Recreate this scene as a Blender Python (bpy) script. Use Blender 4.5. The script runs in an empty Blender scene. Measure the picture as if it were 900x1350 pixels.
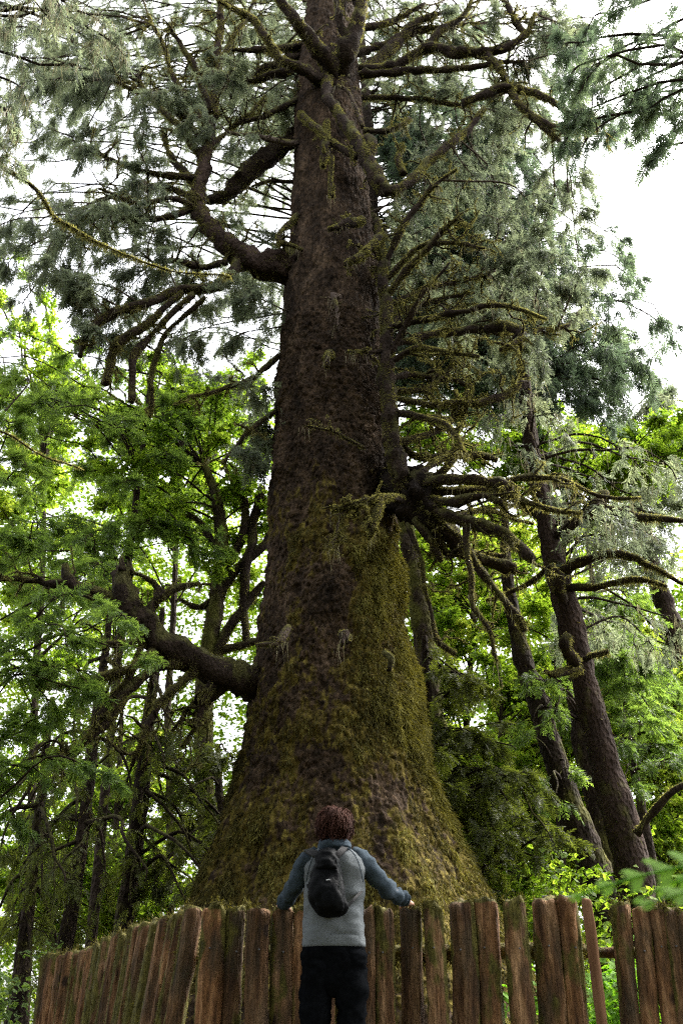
import bpy, math
import numpy as np
from mathutils import Vector

# ------------------------------------------------------------------ camera, sky, sun, exposure
S = bpy.context.scene
COL = S.collection
FPX = 1247.0                                   # focal length in photo pixels (photo is 900 x 1350)
TH = math.radians(29.8)                        # upward tilt
CAM = np.array([0.0, 0.0, 0.25])
cd = bpy.data.cameras.new('camera')
cd.sensor_fit = 'VERTICAL'; cd.sensor_height = 36.0; cd.sensor_width = 24.0
cd.lens = 36.0 * FPX / 1350.0
cd.clip_start = 0.05; cd.clip_end = 2000
cam = bpy.data.objects.new('camera', cd); COL.objects.link(cam)
cam.location = CAM; cam.rotation_euler = (math.pi/2 + TH, 0, 0)
cd.dof.use_dof = True; cd.dof.focus_distance = 9.0; cd.dof.aperture_fstop = 3.2
S.camera = cam

SUN_EL, SUN_AZ = math.radians(50), math.radians(26)   # azimuth from +x towards +y
w = bpy.data.worlds.new('World'); S.world = w; w.use_nodes = True
wn = w.node_tree; bg = wn.nodes['Background']
sky = wn.nodes.new('ShaderNodeTexSky'); sky.sky_type = 'NISHITA'; sky.sun_disc = False
sky.sun_elevation = SUN_EL; sky.sun_rotation = math.pi/2 - SUN_AZ
sky.air_density = 1.0; sky.dust_density = 5.0; sky.ozone_density = 1.0
hs = wn.nodes.new('ShaderNodeHueSaturation'); hs.inputs['Saturation'].default_value = 0.18
wn.links.new(sky.outputs[0], hs.inputs['Color']); wn.links.new(hs.outputs[0], bg.inputs['Color'])
bg.inputs['Strength'].default_value = 0.15
sl = bpy.data.lights.new('sun', 'SUN'); sl.energy = 1.5; sl.angle = math.radians(12); sl.color = (1.0, .95, .86)
sun = bpy.data.objects.new('sun', sl); COL.objects.link(sun)
sd = Vector((math.cos(SUN_EL)*math.cos(SUN_AZ), math.cos(SUN_EL)*math.sin(SUN_AZ), math.sin(SUN_EL)))
sun.rotation_euler = sd.to_track_quat('Z', 'Y').to_euler(); sun.location = (20, 20, 40)
S.view_settings.view_transform = 'Standard'; S.view_settings.look = 'None'
S.view_settings.exposure = 2.5; S.view_settings.gamma = 1.0
S.cycles.max_bounces = 6; S.cycles.diffuse_bounces = 3; S.cycles.glossy_bounces = 2
S.cycles.transmission_bounces = 4; S.cycles.transparent_max_bounces = 4; S.cycles.volume_bounces = 0
S.cycles.filter_width = 1.2; S.cycles.use_denoising = False; S.cycles.sample_clamp_indirect = 2.5
S.cycles.caustics_reflective = False; S.cycles.caustics_refractive = False

# ------------------------------------------------------------------ helpers
CT, ST = math.cos(TH), math.sin(TH)
FWD = np.array([0, CT, ST])
def at(px, py, Y):
    """the point at forward distance Y that the photo shows at pixel (px, py)"""
    x = (px-450)/FPX; y = (675-py)/FPX
    d = np.array([x, CT - ST*y, ST + CT*y])
    return CAM + d*(Y/d[1])
def mpp(P):
    return float((P-CAM) @ FWD)/FPX            # metres per photo pixel at P

def vnoise(p, seed=0):
    """value noise, vectorised, range -1..1"""
    p = np.asarray(p, float); i = np.floor(p).astype(np.int64); f = p-i; f = f*f*(3-2*f)
    def h(a, b, c):
        n = (a*374761393 + b*668265263 + c*2147483647 + seed*1274126177) & 0xffffffff
        n = ((n ^ (n >> 13))*1274126177) & 0xffffffff
        n = ((n ^ (n >> 16))*2246822519) & 0xffffffff
        return ((n ^ (n >> 15)) & 0xffff)/32767.5 - 1
    x, y, z = i[..., 0], i[..., 1], i[..., 2]; fx, fy, fz = f[..., 0], f[..., 1], f[..., 2]
    L = lambda a, b, t: a+(b-a)*t
    return L(L(L(h(x,y,z), h(x+1,y,z), fx), L(h(x,y+1,z), h(x+1,y+1,z), fx), fy),
             L(L(h(x,y,z+1), h(x+1,y,z+1), fx), L(h(x,y+1,z+1), h(x+1,y+1,z+1), fx), fy), fz)
def fbm(p, oct=3, seed=0):
    p = np.asarray(p, float)
    return sum(vnoise(p*2**k + 17.3*k, seed+k)*.5**k for k in range(oct))
def sstep(a, b, x):
    t = np.clip((x-a)/(b-a), 0, 1); return t*t*(3-2*t)
def norm(v):
    return v/np.maximum(np.linalg.norm(v, axis=-1, keepdims=True), 1e-9)

def worley(p, seed=0):
    """per point: (distance to the nearest cell centre, that cell's random value)"""
    p = np.asarray(p, float); c = np.floor(p).astype(np.int64); best = np.full(p.shape[:-1], 9.0); val = np.zeros(p.shape[:-1])
    def h(a, b, d, k):
        n = (a*374761393+b*668265263+d*2147483647+(seed+k)*1274126177) & 0xffffffff; n = ((n ^ (n >> 13))*1274126177) & 0xffffffff; n = ((n ^ (n >> 16))*2246822519) & 0xffffffff
        return ((n ^ (n >> 15)) & 0xffff)/65535.0
    for dx in (-1, 0, 1):
        for dy in (-1, 0, 1):
            for dz in (-1, 0, 1):
                x, y, z = c[..., 0]+dx, c[..., 1]+dy, c[..., 2]+dz
                d = (x+h(x, y, z, 1)-p[..., 0])**2+(y+h(x, y, z, 2)-p[..., 1])**2+(z+h(x, y, z, 3)-p[..., 2])**2
                m = d < best; best = np.where(m, d, best); val = np.where(m, h(x, y, z, 4), val)
    return np.sqrt(best), val

class MB:
    """collects vertices, quads and triangles; build() links them as ONE mesh object"""
    def __init__(s): s.v=[]; s.q=[]; s.t=[]; s.tone=[]; s.n=0
    def add(s, v, q=None, t=None, tone=0.5):
        v = np.asarray(v, float).reshape(-1, 3)
        if q is not None and len(q): s.q.append(np.asarray(q, np.int64).reshape(-1, 4)+s.n)
        if t is not None and len(t): s.t.append(np.asarray(t, np.int64).reshape(-1, 3)+s.n)
        s.v.append(v); s.tone.append(np.broadcast_to(np.asarray(tone, float), (len(v),)).copy()); s.n += len(v)
    def build(s, name, mat, parent=None, smooth=True, loc=None):
        if s.n == 0: return None
        v = np.concatenate(s.v)
        off = np.array(parent['_o']) if parent is not None and '_o' in parent else (np.array(loc) if loc is not None else np.zeros(3))
        me = bpy.data.meshes.new(name)
        q = np.concatenate(s.q) if s.q else np.zeros((0,4), np.int64); t = np.concatenate(s.t) if s.t else np.zeros((0,3), np.int64)
        me.vertices.add(len(v)); me.vertices.foreach_set('co', (v-off).astype(np.float32).ravel())
        li = np.concatenate([q.ravel(), t.ravel()]).astype(np.int32)
        me.loops.add(len(li)); me.loops.foreach_set('vertex_index', li)
        me.polygons.add(len(q)+len(t))
        ls = np.concatenate([np.arange(len(q))*4, len(q)*4+np.arange(len(t))*3]).astype(np.int32)
        me.polygons.foreach_set('loop_start', ls)
        me.polygons.foreach_set('use_smooth', np.full(len(q)+len(t), smooth))
        me.update(calc_edges=True)
        a = me.attributes.new('tone', 'FLOAT', 'POINT'); a.data.foreach_set('value', np.concatenate(s.tone).astype(np.float32))
        me.materials.append(mat)
        o = bpy.data.objects.new(name, me); COL.objects.link(o)
        if parent is not None: o.parent = parent; o['_o'] = list(off)
        elif loc is not None: o.location = loc; o['_o'] = list(off)
        return o
def tag(o, label, cat, group=None, kind=None):
    o['label'] = label; o['category'] = cat
    if group: o['group'] = group
    if kind: o['kind'] = kind
    return o
def thing(name, label, cat, loc, group=None):
    o = bpy.data.objects.new(name, None); COL.objects.link(o); o.location = loc; o['_o'] = [float(c) for c in loc]
    o.empty_display_size = .2
    return tag(o, label, cat, group)

def smoothline(pts, n):
    """Catmull-Rom through rows of pts (any width), n samples"""
    p = np.asarray(pts, float)
    if len(p) == 2: p = np.stack([p[0], (p[0]+p[1])/2, p[1]])
    e = np.concatenate([[2*p[0]-p[1]], p, [2*p[-1]-p[-2]]])
    u = np.linspace(0, len(p)-1-1e-6, n); i = u.astype(int); t = (u-i)[:, None]
    a, b, c, d = e[i], e[i+1], e[i+2], e[i+3]
    return .5*(2*b + (c-a)*t + (2*a-5*b+4*c-d)*t*t + (3*b-a-3*c+d)*t**3)
def frames(pts):
    T = norm(np.gradient(pts, axis=0)); A = np.zeros_like(T)
    a = np.array([0, 0, 1.0]) if abs(T[0, 2]) < .9 else np.array([1.0, 0, 0])
    for i in range(len(T)):
        a = a - T[i]*(a @ T[i]); a = a/max(np.linalg.norm(a), 1e-9); A[i] = a
    return T, A, np.cross(T, A)
def tube(mb, pts, rad, sides=8, lump=0.0, freq=6.0, seed=0, cap=True, tone=.5):
    pts = np.asarray(pts, float); n = len(pts); rad = np.broadcast_to(np.asarray(rad, float), (n,))
    T, A, B = frames(pts); ph = np.linspace(0, 2*np.pi, sides, endpoint=False)
    dirs = A[:, None]*np.cos(ph)[None, :, None] + B[:, None]*np.sin(ph)[None, :, None]
    V = pts[:, None] + dirs*rad[:, None, None]
    if lump: V = V + dirs*(rad[:, None]*lump*fbm(V*freq, 2, seed))[..., None]
    i = np.arange(n-1)[:, None]*sides; j = np.arange(sides)[None]; k = (j+1) % sides
    q = np.stack([i+j, i+k, i+sides+k, i+sides+j], -1).reshape(-1, 4)
    V = V.reshape(-1, 3); t = []
    if cap:
        V = np.concatenate([V, pts[:1], pts[-1:]]); a = n*sides
        t = [(a, (m+1) % sides, m) for m in range(sides)] + [(a+1, (n-1)*sides+m, (n-1)*sides+(m+1) % sides) for m in range(sides)]
    mb.add(V, q, t, tone)
def twigs(mb, P0, P1, P2, r0, r1, tone=.5):
    """many thin three-sided, two-segment twigs at once"""
    N = len(P0)
    if N == 0: return
    d = norm(P2-P0); a = norm(np.cross(d, np.array([.3, .2, .9]))); b = np.cross(d, a)
    ring = []
    for P, r in ((P0, r0), (P1, (r0+r1)/2), (P2, r1)):
        r = np.broadcast_to(np.asarray(r, float), (N,))[:, None]
        for k in range(3):
            c, s = math.cos(k*2.0944), math.sin(k*2.0944); ring.append(P+(a*c+b*s)*r)
    V = np.stack(ring, 1).reshape(-1, 3); base = np.arange(N)[:, None]*9
    q = []
    for L in (0, 3):
        for k in range(3): q.append(np.stack([base[:, 0]+L+k, base[:, 0]+L+(k+1) % 3, base[:, 0]+L+3+(k+1) % 3, base[:, 0]+L+3+k], 1))
    mb.add(V, np.concatenate(q), None, np.repeat(np.broadcast_to(np.asarray(tone, float), (N,)), 9))
def blades(mb, P, D, L, W, rng, tone=.5):
    """N thin triangles rooted at P, pointing along D"""
    N = len(P)
    if N == 0: return
    L = np.broadcast_to(np.asarray(L, float), (N,))[:, None]; W = np.broadcast_to(np.asarray(W, float), (N,))[:, None]
    s = norm(np.cross(D, rng.normal(size=(N, 3))))
    V = np.stack([P-s*W/2, P+s*W/2, P+norm(D)*L], 1).reshape(-1, 3)
    mb.add(V, None, np.arange(3*N).reshape(-1, 3), np.repeat(np.broadcast_to(np.asarray(tone, float), (N,)), 3))
def fuzz_tube(mb, pts, rad, n, L, W, rng, droop=.5, tone0=.3, tone1=.9):
    """moss tufts over a limb: denser on top, hanging below"""
    pts = np.asarray(pts, float); seg = np.linalg.norm(np.diff(pts, axis=0), axis=1); rad = np.broadcast_to(rad, (len(pts),))
    i = rng.choice(len(seg), n, p=seg/seg.sum()); t = rng.random(n)[:, None]
    T, A, B = frames(pts); ph = rng.uniform(0, 2*np.pi, n)
    o = A[i]*np.cos(ph)[:, None]+B[i]*np.sin(ph)[:, None]
    c = pts[i]*(1-t)+pts[i+1]*t; r = (rad[i]*(1-t[:, 0])+rad[i+1]*t[:, 0])[:, None]
    P = c+o*r*.95
    keep = (vnoise(P*3.0, 5) + .5*o[:, 2] + .35) > 0
    P, o = P[keep], o[keep]; n = len(P)
    D = norm(o*(1-droop) + np.array([0, 0, -1.0])*droop + rng.normal(size=(n, 3))*.35)
    hang = np.where(o[:, 2] < -.3, 1.8, 1.0)
    blades(mb, P, D, L*rng.uniform(.4, 1.3, n)*hang, W, rng, np.clip(rng.uniform(tone0, tone1, n)+.15*o[:, 2], 0, 1))

# ---- leaf templates: (m, 4, 3) quads in a unit frame, x along the spray, z its top
def diamond(a, d, up, L, W):
    s = np.cross(up, d); a = np.asarray(a, float)
    return np.array([a, a+d*L*.45-s*W/2, a+d*L, a+d*L*.45+s*W/2])
def spray_template(seed, n=15, width=.05, droop=.25, spread=50, side=.4, ragged=.12):
    r = np.random.default_rng(seed); Q = []; up = np.array([0, 0, 1.0])
    for k in range(n):
        s = .06+.9*k/(n-1); a = np.array([s, 0, -droop*s*s])
        sg = 1 if k % 2 else -1; an = math.radians(spread+r.uniform(-14, 10))
        d = np.array([math.cos(an), sg*math.sin(an), -.35*s+r.normal()*ragged]); d /= np.linalg.norm(d)
        u = up+r.normal(size=3)*.35; u /= np.linalg.norm(u)
        Q.append(diamond(a, d, u, side*(1-.62*s)*r.uniform(.75, 1.15)+.06, width*r.uniform(.8, 1.2)))
    Q.append(diamond([0, 0, 0], norm(np.array([1, 0, -droop*.9])), up, 1.05, width*.8))
    return np.array(Q)
SPRUCE = [spray_template(k, 13, .075, .35, 42, .34, .3) for k in range(5)]
HEMLOCK = [spray_template(10+k, 15, .085, .22, 58, .46, .12) for k in range(5)]
def maple_template(seed, n=7):
    r = np.random.default_rng(seed); Q = []
    for k in range(n):
        a = r.normal(size=3)*np.array([.55, .55, .22]); ang = r.uniform(0, 2*np.pi)
        d = np.array([math.cos(ang), math.sin(ang), -.35+r.normal()*.2]); d /= np.linalg.norm(d)
        u = np.array([0, 0, 1.0])+r.normal(size=3)*.4; u /= np.linalg.norm(u); s = np.cross(u, d)
        L = r.uniform(.45, .75); W = L*.85
        Q.append(np.array([a, a+d*L*.35-s*W/2, a+d*L, a+d*L*.35+s*W/2]))
        Q.append(np.array([a+d*L*.1, a+d*L*.25-s*W*.62-u*.06, a+d*L*.62-s*W*.18, a+d*L*.62+s*W*.18]))
    return np.array(Q)
MAPLE = [maple_template(20+k) for k in range(5)]
def scatter(mb, temps, P, D, U, scale, rng, tone):
    """copies of the templates at P with x axis D and top U"""
    N = len(P)
    if N == 0: return
    X = norm(D); Y = norm(np.cross(U, X)); Z = np.cross(X, Y)
    R = np.stack([X, Y, Z], -1)*np.broadcast_to(np.asarray(scale, float), (N,))[:, None, None]
    pick = rng.integers(0, len(temps), N); tone = np.broadcast_to(np.asarray(tone, float), (N,))
    for k, T in enumerate(temps):
        m = pick == k
        if not m.any(): continue
        V = np.einsum('nij,mqj->nmqi', R[m], T) + P[m][:, None, None]
        c = V.reshape(-1, 3); tn = np.repeat(tone[m], T.shape[0]*4)+np.repeat(rng.normal(size=m.sum()*T.shape[0])*.12, 4)
        mb.add(c, np.arange(len(c)).reshape(-1, 4), None, np.clip(tn, 0, 1))

# ------------------------------------------------------------------ materials
def mat(name, rough=.9, spec=.2):
    m = bpy.data.materials.new(name); m.use_nodes = True; nt = m.node_tree
    b = nt.nodes['Principled BSDF']; b.inputs['Roughness'].default_value = rough; b.inputs['Specular IOR Level'].default_value = spec
    return m, nt, b
def node(nt, t, **kw):
    n = nt.nodes.new('ShaderNode'+t)
    for k, v in kw.items():
        if k[0] == 'i': n.inputs[int(k[1:])].default_value = v
        else: setattr(n, k, v)
    return n
def ramp(nt, fac, stops):
    r = node(nt, 'ValToRGB'); e = r.color_ramp.elements
    while len(e) < len(stops): e.new(.5)
    for x, (p, c) in zip(e, stops): x.position = p; x.color = (*c, 1)
    nt.links.new(fac, r.inputs[0]); return r.outputs[0]
def tex(nt, kind, scale, stretch=(1, 1, 1), detail=4, **kw):
    co = node(nt, 'TexCoord'); mp = node(nt, 'Mapping'); mp.inputs['Scale'].default_value = stretch
    nt.links.new(co.outputs['Object'], mp.inputs[0])
    n = node(nt, 'Tex'+kind); n.inputs['Scale'].default_value = scale
    if kind == 'Noise': n.inputs['Detail'].default_value = detail
    for k, v in kw.items(): setattr(n, k, v)
    nt.links.new(mp.outputs[0], n.inputs['Vector']); return n
def mix(nt, fac, a, b, mode='MIX'):
    m = node(nt, 'MixRGB', blend_type=mode)
    for k, x in ((0, fac), (1, a), (2, b)):
        if hasattr(x, 'links') or hasattr(x, 'is_linked'): nt.links.new(x, m.inputs[k])
        else: m.inputs[k].default_value = (*x, 1) if isinstance(x, tuple) else x
    return m.outputs[0]
def bump(nt, b, h, strength, dist):
    n = node(nt, 'Bump'); n.inputs['Strength'].default_value = strength; n.inputs['Distance'].default_value = dist
    nt.links.new(h, n.inputs['Height']); nt.links.new(n.outputs[0], b.inputs['Normal'])
def attr(nt, nm='tone'):
    a = node(nt, 'Attribute'); a.attribute_name = nm; return a.outputs['Fac']

def leaf_mat(name, dark, mid, light, trans, tcol, rough=.55):
    m, nt, b = mat(name, rough, .25)
    c = ramp(nt, attr(nt), [(0, dark), (.5, mid), (1, light)])
    nt.links.new(c, b.inputs['Base Color'])
    t = node(nt, 'BsdfTranslucent'); nt.links.new(mix(nt, 1.0, c, tcol, 'MULTIPLY'), t.inputs[0])
    mx = node(nt, 'MixShader', i0=trans); nt.links.new(b.outputs[0], mx.inputs[1]); nt.links.new(t.outputs[0], mx.inputs[2])
    nt.links.new(mx.outputs[0], nt.nodes['Material Output'].inputs[0]); return m
M = {}
M['spruce'] = leaf_mat('spruce_needles', (.046, .066, .048), (.10, .132, .094), (.17, .21, .125), .54, (1.4, 1.5, 1.1))
M['spruce_grey'] = leaf_mat('grey_spruce_needles', (.07, .086, .062), (.13, .156, .108), (.20, .225, .14), .58, (1.45, 1.45, 1.15))
M['hemlock'] = leaf_mat('hemlock_needles', (.055, .088, .028), (.105, .165, .05), (.18, .25, .07), .56, (1.7, 1.75, .8))
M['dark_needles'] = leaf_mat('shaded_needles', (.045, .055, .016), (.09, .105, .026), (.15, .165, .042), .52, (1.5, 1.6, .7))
M['maple'] = leaf_mat('maple_leaves', (.08, .14, .018), (.15, .23, .028), (.22, .29, .05), .58, (2.0, 2.0, 1.0))
M['maple_far'] = leaf_mat('far_maple_leaves', (.10, .17, .02), (.17, .26, .03), (.27, .32, .07), .62, (2.1, 2.0, 1.1))
M['fern'] = leaf_mat('fern_leaf', (.075, .15, .02), (.125, .25, .03), (.19, .33, .05), .55, (1.6, 1.7, .6), .75)
M['moss'] = leaf_mat('moss_tufts', (.022, .018, .005), (.074, .066, .016), (.225, .205, .048), .25, (1.3, 1.25, .7), .95)
M['moss_limb'] = leaf_mat('backlit_limb_moss', (.045, .041, .014), (.125, .116, .042), (.29, .27, .10), .55, (1.5, 1.5, 1.0), .95)  # lighter copy of the moss, backlight on the limbs put into its colour
M['lichen'] = leaf_mat('beard_lichen', (.17, .15, .085), (.27, .245, .16), (.38, .36, .26), .4, (1.2, 1.2, 1.0), .95)

def bark_mat(name, c0, c1, moss0, moss1, amount, scale=1.0, red=None):
    m, nt, b = mat(name, .95, .1)
    v = tex(nt, 'Voronoi', 16*scale, (1, 1, .6)); n1 = tex(nt, 'Noise', 5*scale, (1, 1, .35), 6); n2 = tex(nt, 'Noise', 30*scale, (1, 1, .5), 3)
    base = ramp(nt, n1.outputs[0], [(.3, c0), (.7, c1)])
    base = mix(nt, .55, base, ramp(nt, n2.outputs[0], [(.3, (.35, .33, .33)), (.7, (1.35, 1.3, 1.25))]), 'MULTIPLY')
    mc = ramp(nt, tex(nt, 'Noise', 9*scale, (1, 1, .5), 5).outputs[0], [(.3, moss0), (.7, moss1)])
    g = node(nt, 'NewGeometry'); sx = node(nt, 'SeparateXYZ'); nt.links.new(g.outputs['Normal'], sx.inputs[0])
    ad = node(nt, 'Math', operation='MULTIPLY_ADD'); nt.links.new(sx.outputs[2], ad.inputs[0]); ad.inputs[1].default_value = .22
    n3 = tex(nt, 'Noise', 2.2*scale, (1, 1, .7), 5); nt.links.new(n3.outputs[0], ad.inputs[2])
    f = ramp(nt, ad.outputs[0], [(.62-amount*.5, (0, 0, 0)), (.74-amount*.5, (1, 1, 1))])
    nt.links.new(mix(nt, f, base, mc), b.inputs['Base Color'])
    h = node(nt, 'Math', operation='ADD'); nt.links.new(v.outputs[0], h.inputs[0]); nt.links.new(n2.outputs[0], h.inputs[1])
    bump(nt, b, h.outputs[0], 1.0, .05/scale); return m
M['bark'] = bark_mat('dark_bark', (.016, .012, .009), (.045, .033, .025), (.04, .04, .012), (.10, .095, .025), .12)
M['burl'] = bark_mat('shadowed_burl_bark', (.008, .006, .005), (.022, .016, .012), (.03, .028, .012), (.06, .055, .022), -.05, 1.3)  # bark darkened: the deep shadow on the burl put into its colour
M['bark_red'] = bark_mat('reddish_bark', (.022, .015, .012), (.058, .039, .031), (.04, .04, .014), (.09, .085, .025), .06)
M['limb'] = bark_mat('limb_bark', (.018, .013, .010), (.045, .032, .025), (.035, .033, .012), (.09, .084, .032), .20, 1.6)
M['limb_dry'] = bark_mat('pale_limb_bark', (.05, .037, .03), (.11, .085, .07), (.06, .055, .02), (.14, .125, .04), .15, 1.6)
M['bark_pale'] = bark_mat('pale_mossy_bark', (.09, .085, .075), (.20, .19, .17), (.05, .055, .012), (.11, .11, .03), .25)
M['bark_moss'] = bark_mat('mossy_bark', (.03, .022, .016), (.07, .055, .04), (.05, .05, .012), (.12, .12, .03), .42)

def giant_bark():
    m, nt, b = mat('giant_spruce_bark', .95, .12)
    n1 = tex(nt, 'Noise', 3, (1, 1, .4), 6); n2 = tex(nt, 'Noise', 22, (1, 1, .6), 4); v = tex(nt, 'Voronoi', 13, (1, 1, .55))
    base = ramp(nt, n1.outputs[0], [(.28, (.013, .009, .0055)), (.5, (.038, .026, .0165)), (.72, (.076, .054, .035))])
    vc = node(nt, 'SeparateXYZ'); nt.links.new(tex(nt, 'Voronoi', 15, (1, 1, .75)).outputs['Color'], vc.inputs[0])
    base = mix(nt, .8, base, ramp(nt, vc.outputs[0], [(0, (.45, .42, .40)), (.5, (1, 1, 1)), (1, (1.6, 1.55, 1.5))]), 'MULTIPLY')
    base = mix(nt, .7, base, ramp(nt, n2.outputs[0], [(.3, (.4, .38, .36)), (.7, (1.4, 1.3, 1.25))]), 'MULTIPLY')
    mc = ramp(nt, tex(nt, 'Noise', 11, (1, 1, .35), 5).outputs[0], [(.3, (.022, .017, .004)), (.5, (.080, .059, .012)), (.72, (.18, .145, .030))])
    # 'tone' on the trunk says how mossy the place is
    n4 = tex(nt, 'Noise', 13, (1, 1, .5), 8)
    ad = node(nt, 'Math', operation='ADD'); nt.links.new(attr(nt), ad.inputs[0]); nt.links.new(n4.outputs[0], ad.inputs[1])
    f = ramp(nt, ad.outputs[0], [(.84, (0, 0, 0)), (1.10, (1, 1, 1))])
    nt.links.new(mix(nt, f, base, mc), b.inputs['Base Color'])
    h = node(nt, 'Math', operation='ADD'); nt.links.new(v.outputs[0], h.inputs[0]); nt.links.new(n2.outputs[0], h.inputs[1])
    bump(nt, b, h.outputs[0], .9, .05); return m
M['giant'] = giant_bark()

def wood_mat():
    m, nt, b = mat('weathered_cedar', .85, .2)
    oi = node(nt, 'ObjectInfo'); kn = tex(nt, 'Voronoi', 3.6, (1, 1, .55))
    g = tex(nt, 'Noise', 17, (1, 1, .13), 9); k = tex(nt, 'Noise', 75, (1, 1, .16), 8); st = tex(nt, 'Noise', 5, (1, 1, .5), 8)
    base = ramp(nt, g.outputs[0], [(.30, (.036, .017, .008)), (.5, (.145, .076, .035)), (.70, (.34, .21, .115))])
    base = mix(nt, .6, base, ramp(nt, k.outputs[0], [(.32, (.35, .33, .31)), (.68, (1.45, 1.4, 1.3))]), 'MULTIPLY')
    rv = ramp(nt, oi.outputs['Random'], [(0, (.55, .55, .55)), (.5, (.95, .95, .95)), (1, (1.35, 1.25, 1.15))])
    base = mix(nt, 1.0, base, rv, 'MULTIPLY')
    base = mix(nt, ramp(nt, st.outputs[0], [(.46, (0, 0, 0)), (.66, (.8, .8, .8))]), base, (.038, .032, .020))
    base = mix(nt, ramp(nt, kn.outputs[0], [(.07, (.9, .9, .9)), (.12, (0, 0, 0))]), base, (.018, .010, .007))
    mc = ramp(nt, tex(nt, 'Noise', 30, (1, 1, .5), 4).outputs[0], [(.3, (.035, .032, .007)), (.7, (.12, .105, .022))])
    n3 = tex(nt, 'Noise', 9, (1, 1, .45), 9); ad = node(nt, 'Math', operation='ADD'); nt.links.new(attr(nt), ad.inputs[0]); nt.links.new(n3.outputs[0], ad.inputs[1])
    nt.links.new(mix(nt, ramp(nt, ad.outputs[0], [(.90, (0, 0, 0)), (1.08, (1, 1, 1))]), base, mc), b.inputs['Base Color'])
    h = node(nt, 'Math', operation='ADD'); nt.links.new(g.outputs[0], h.inputs[0]); nt.links.new(k.outputs[0], h.inputs[1])
    bump(nt, b, h.outputs[0], 1.0, .02); return m
M['wood'] = wood_mat()
def plain(name, c0, c1, scale=60, rough=.9, spec=.2, b_s=.3, b_d=.004, stretch=(1, 1, 1)):
    m, nt, b = mat(name, rough, spec); n = tex(nt, 'Noise', scale, stretch, 5)
    nt.links.new(ramp(nt, n.outputs[0], [(.3, c0), (.7, c1)]), b.inputs['Base Color']); bump(nt, b, n.outputs[0], b_s, b_d); return m
M['split'] = plain('fresh_split_cedar', (.10, .048, .024), (.24, .13, .07), 14, .85, .15, .6, .01, (1, 1, .12))
M['soil'] = plain('forest_floor', (.03, .022, .014), (.06, .06, .02), 3)
M['fleece'] = plain('grey_marl_fleece', (.080, .090, .096), (.125, .138, .147), 130, .95, .1)
M['sleeve'] = plain('slate_blue_fleece', (.024, .035, .046), (.04, .055, .07), 130, .95, .1)
M['trousers'] = plain('black_cloth', (.0025, .0028, .0033), (.005, .0055, .0065), 40, .95, .0)
M['nylon'] = plain('black_nylon', (.003, .0035, .004), (.006, .0065, .0075), 25, .6, .03, .7, .012)
M['mesh_black'] = plain('black_webbing', (.006, .006, .007), (.012, .012, .013), 200, .8, .2)
M['zip'] = plain('grey_zip', (.05, .055, .06), (.09, .095, .1), 80, .4, .5)
M['mark'] = plain('pale_print', (.4, .42, .44), (.5, .52, .54), 50, .6)
M['skin'] = plain('skin', (.36, .20, .145), (.42, .25, .18), 40, .5, .35, .1, .001)
M['shoe'] = plain('dark_shoe', (.02, .02, .022), (.04, .04, .042), 50, .6)
M['hair'] = leaf_mat('brown_hair', (.013, .006, .0045), (.050, .021, .015), (.12, .054, .038), .1, (1, 1, 1), .75)
M['hair'].node_tree.nodes['Principled BSDF'].inputs['Specular IOR Level'].default_value = .08
M['metal'] = plain('dull_pipe', (.05, .05, .055), (.10, .10, .11), 30, .5, .5)

# ------------------------------------------------------------------ ground
mb = MB(); n = 121; xs = np.linspace(-1, 1, n); xs = np.sign(xs)*np.abs(xs)**2.2*600
gx, gy = np.meshgrid(xs, xs, indexing='ij'); gz = .12*fbm(np.stack([gx*.15, gy*.15, gx*0], -1), 3, 3) - .05
gz = np.where(np.hypot(gx, gy-7) < 4, np.minimum(gz, 0)*.2, gz)
i = (np.arange(n-1)[:, None]*n+np.arange(n-1)[None]).ravel()
mb.add(np.stack([gx, gy, gz], -1), np.stack([i, i+n, i+n+1, i+1], 1))
g = mb.build('ground', M['soil']); g['kind'] = 'structure'
tag(g, 'dark forest floor under the trees and fence', 'ground', None, 'structure')

# ------------------------------------------------------------------ the giant spruce
Y0 = 14.0
PROF = [(1190,262,645),(1150,272,622),(1100,285,600),(1050,300,580),(1000,312,566),(950,322,557),(900,331,549),(850,338,540),(800,343,533),
        (750,347,529),(700,350,526),(600,357,518),(500,363,510),(450,367,507),(400,371,502),(350,378,498),(300,384,492),(250,385,487),
        (200,386,483),(150,387,478),(100,390,474),(50,398,471),(0,406,470),(-80,416,466),(-180,425,461)]
rows = []
for py, l, r in PROF:
    P = at((l+r)/2, py, Y0); m_ = mpp(P); rows.append((P[2], P[0], (r-l)/2*m_*.985))
rows = np.array(rows)
z0 = rows[0, 0]; k = (rows[0, 2]-rows[1, 2])/(rows[1, 0]-rows[0, 0])
ext = [(-.3, rows[0, 1]+.05, rows[0, 2]+k*(z0+.3)*1.25), (z0*.5, rows[0, 1]+.02, rows[0, 2]+k*z0*.55)]
rows = np.array(ext+[tuple(r) for r in rows]+[(rows[-1, 0]+9, rows[-1, 1], .12)])
def trunk_c(z): return np.interp(z, rows[:, 0], rows[:, 1])
def trunk_r(z): return np.interp(z, rows[:, 0], rows[:, 2])
giant = thing('giant_spruce', 'enormous old spruce with mossy flaring trunk rising behind the fence', 'tree', (float(rows[0, 1]), Y0, 0))
NPH, NZ = 520, 1000
zs = np.concatenate([np.linspace(-.3, 12, 620, endpoint=False), np.linspace(12, rows[-1, 0], NZ-620)])
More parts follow.
